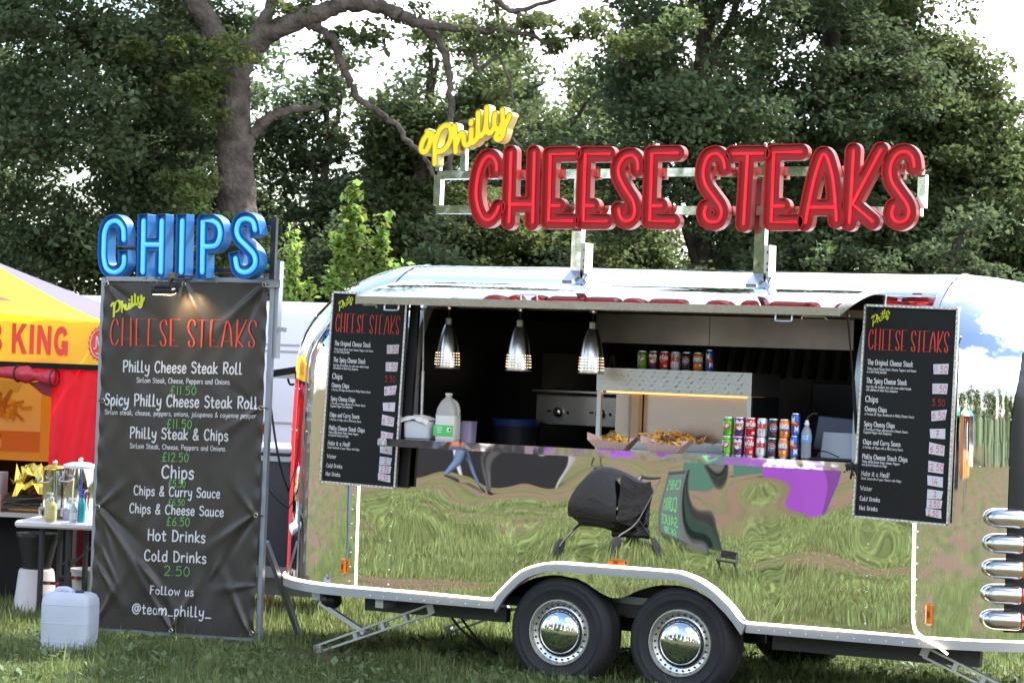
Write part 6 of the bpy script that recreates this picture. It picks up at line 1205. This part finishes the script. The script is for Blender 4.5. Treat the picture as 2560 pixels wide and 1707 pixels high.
jn = M('denim', (.05, .08, .16), .8); sh = [M('shirt_white', (.7, .7, .7), .8), M('shirt_orange', (.7, .16, .03), .8), M('shirt_blue', (.12, .25, .55), .8), M('shirt_black', (.02, .02, .02), .8), M('shirt_red', (.5, .03, .04), .8), M('shirt_teal', (.05, .3, .3), .8)]
for i, (x, y, rz, a, pose, lb) in enumerate(((-12.0, -23.8, .4, 0, 'stand', 'person in a white top mirrored just below the milk bottle'), (-12.7, -24.0, .9, 1, 'walk', 'person in an orange and black top mirrored left of the pushchair'), (-14.5, -33, 2, 2, 'walk', 'person in a blue top mirrored above the pushchair'), (-12.0, -36, 1, 3, 'walk', 'person in black mirrored between pushchair and bins'), (-10.0, -40, 3, 4, 'stand', 'person in red mirrored above the recycling bins'), (-6, -44, 2, 2, 'stand', 'person in pale blue mirrored near the counter end'), (8.0, -27, 3, 4, 'walk', 'person in red mirrored in the rear curve by the menu board'), (11.0, -25, 2, 5, 'stand', 'person in teal mirrored in the rear curve'), (13.5, -30, 1, 0, 'walk', 'person in white mirrored beside the dark strip'), (-7.0, -6.5, 2.6, 0, 'walk', 'person in a white shirt mirrored in the front curve of the caravan'))):
    person(x, y, rz, sh[a], jn if i % 2 else M('trousers_dark', (.03, .03, .035), .8), lb, pose)
# pushchair
px_, py_ = -3.67, -10.05; o = thing('pushchair', 'black hooded pushchair mirrored in the middle of the caravan side', 'pushchair', (px_, py_, 0)); pf_ = M('pushchair_fabric', (.010, .010, .012), .55, bump=(9, .02), spec=.25)
def PP(a, b, z): return (px_+a*.93-b*.36, py_+a*.36+b*.93, z)
MB().grid([[PP(-.26+.52*i/8, .05+.42*cos(R(-25+145*j/10)), .60+.40*sin(R(-25+145*j/10))*(1-.10*((i-4)/4)**2)) for j in range(11)] for i in range(9)]).build('hood', pf_, o, True, angle=180)
for s_ in (-1, 1): MB().poly([PP(s_*.26, .05, .58), PP(s_*.26, .43, .45), PP(s_*.26, .42, .72), PP(s_*.26, .2, .96), PP(s_*.26, -.12, .98), PP(s_*.26, -.28, .75)], (.01, .01, 0)).build('hood_side', pf_, o)
MB().grid([[PP(-.24+.48*i/6, .42-.75*j/10+.0, .46-.22*sin(pi*j/10)+.10*(j/10)) for j in range(11)] for i in range(7)]).build('seat', pf_, o, True, angle=180); MB().box(PP(0, -.12, .24), (.46, .46, .2), rz=.37, bev=.05).build('basket', pf_, o)
MB().box(PP(0, -.26, .62), (.48, .16, .56), rz=.37, bev=.05).build('backrest', pf_, o); MB().box(PP(0, .18, .42), (.44, .5, .30), rz=.37, rx=.35, bev=.09).build('footmuff', pf_, o)
mb = MB()
for s_ in (-1, 1): mb.tube(catmull([PP(s_*.26, .45, .12), PP(s_*.27, .1, .48), PP(s_*.27, -.25, .8), PP(s_*.25, -.45, 1.0)], 4), .014, 8); mb.tube([PP(s_*.27, .1, .48), PP(s_*.28, -.34, .12)], .014, 8)
mb.tube([PP(-.25, -.45, 1.0), PP(.25, -.45, 1.0)], .016, 8); mb.build('frame', black, o, True)
for a, b in ((-.28, .45), (.28, .45), (-.29, -.36), (.29, -.36)): MB().lathe([(0, -.02), (.08, -.02), (.10, -.012), (.10, .012), (.08, .02), (0, .02)], PP(a, b, .10), PP(1, 0, 0)-np.array(PP(0, 0, 0)), 18).build('wheel', rubber, o, True)
# A-board
ax_, ay_ = -4.05, -13.2; o = thing('chalkboard', 'dark A frame chalkboard with green chalk writing mirrored beside the pushchair', 'chalkboard', (ax_, ay_, 0)); cb = M('chalkboard_green', (.025, .05, .045), .6)
def AF(u, v, w_=0.): return (ax_+u*.97+(w_-.22*v)*-.26*-1, ay_+u*-.26*-1*-1+(.30-.22*v/1.0)+w_*.97, v)
for w_, sg in ((0, 1), (0, -1)):
    def AG(u, v, d=0., sg=sg): return (ax_+u*.56, ay_+sg*(.28-.24*v+d), v*.95)
    MB().poly([AG(-.28, .15), AG(.28, .15), AG(.28, 1.0), AG(-.28, 1.0)], (0, .02*-sg, 0)).build('board', cb, o)
    mb = MB()
    for a, b in (((-.30, 0), (-.30, 1.04)), ((.30, 0), (.30, 1.04)), ((-.30, 1.02), (.30, 1.02)), ((-.30, .13), (.30, .13))): mb.bar(AG(*a), AG(*b), .04, .03)
    mb.build('frame', M('board_frame', (.03, .032, .035), .5), o)
for s_, z0, h_, wd_ in (('CHIPS', .72, .16, .44), ('+', .64, .05, .04), ('CURRY', .48, .12, .40), ('SAUCE', .31, .12, .40), ('£6.50', .18, .09, .25)):
    if s_ == '+': continue
    st, wd = text_strokes(s_); mb = MB()
    for p in st: ribbon(mb, [(wd_/2-a*wd_/wd, z0+b*h_/100) for a, b in p], .008, lambda a, b: (ax_+a*.56, ay_+.28-.24*b+.006, b*.95), 1)
    mb.build('chalk_writing', M('chalk_lime', (.06, .22, .07), .7), o, recalc=False)
# recycling bins
for i, (x, y, body, lid, lb) in enumerate(((-9.2, -28.0, M('bin_green', (.03, .09, .07), .5), cgr, 'dark bin with a green lid mirrored under the cans'), (-7.6, -25.2, cp, cor, 'purple bin with an orange lid mirrored in the caravan side'), (-6.2, -23.0, cp, cw, 'purple bin with a white and green lid mirrored next to the menu board'))):
    o = thing('recycling_bin', lb, 'bin', (x, y, 0), 'recycling bins mirrored in the caravan'); mb = MB()
    mb.add([(x-.36, y-.28, 0), (x+.36, y-.28, 0), (x+.36, y+.28, 0), (x-.36, y+.28, 0), (x-.45, y-.34, .72), (x+.45, y-.34, .72), (x+.45, y+.34, .72), (x-.45, y+.34, .72)], [(3, 2, 1, 0), (4, 5, 6, 7)]+[(k, (k+1) % 4, 4+(k+1) % 4, 4+k) for k in range(4)]); mb.build('bin_body', body, o)
    MB().box((x, y, .82), (.92, .70, .2), bev=.05).build('lid', lid, o); MB().lathe([(.11, 0), (.13, .02), (.11, .03)], (x, y+.36, .82), (0, 1, 0), 16).build('slot_ring', dg if i else cw, o)
# camping chair frame mirrored low in the side
x, y = -2.15, -9.3; o = thing('camp_chair', 'dark folding chair mirrored above the rear wheel arch', 'chair', (x, y, 0)); mb = MB()
for a in (-.24, .24): mb.bar((x+a*.5, y-.1, 0), (x+a*.5, y+.1, .22), .02); mb.bar((x+a*.5, y+.1, 0), (x+a*.5, y-.11, .38), .02)
mb.build('frame', black, o); MB().box((x, y, .2), (.24, .2, .02)).build('seat', pf_, o); MB().box((x, y-.1, .32), (.24, .02, .14)).build('backrest', pf_, o)
# far tree belt and hill across the field
MB().grid([[(-260+520*i/40, -150-40*j, .0 if j == 0 else (6+5*sin(i*.5)+3*sin(i*1.3))*(j/2)) for j in range(3)] for i in range(41)]).build('hill', M('far_hill', (.07, .10, .04), .9, var=(.1, .3)), kind='structure')
q = np.random.default_rng(77); E_ = []
for i in range(70): x = -170+310*i/69+q.normal(0, 2); hh = 20+3*math.sin(i*.7)+q.normal(0, 2); E_.append((x, -84+q.normal(0, 4), hh*.5, 3.2, 2.5, hh*.55, hh))
v = leaves(E_, 80000, .95, 78, 1.9, .8, 22); tag(raw('far_tree_belt', v, np.arange(len(v)).reshape(-1, 4), 4, leaf_mid), 'far belt of trees across the field, mirrored above the stalls', 'trees', kind='stuff')
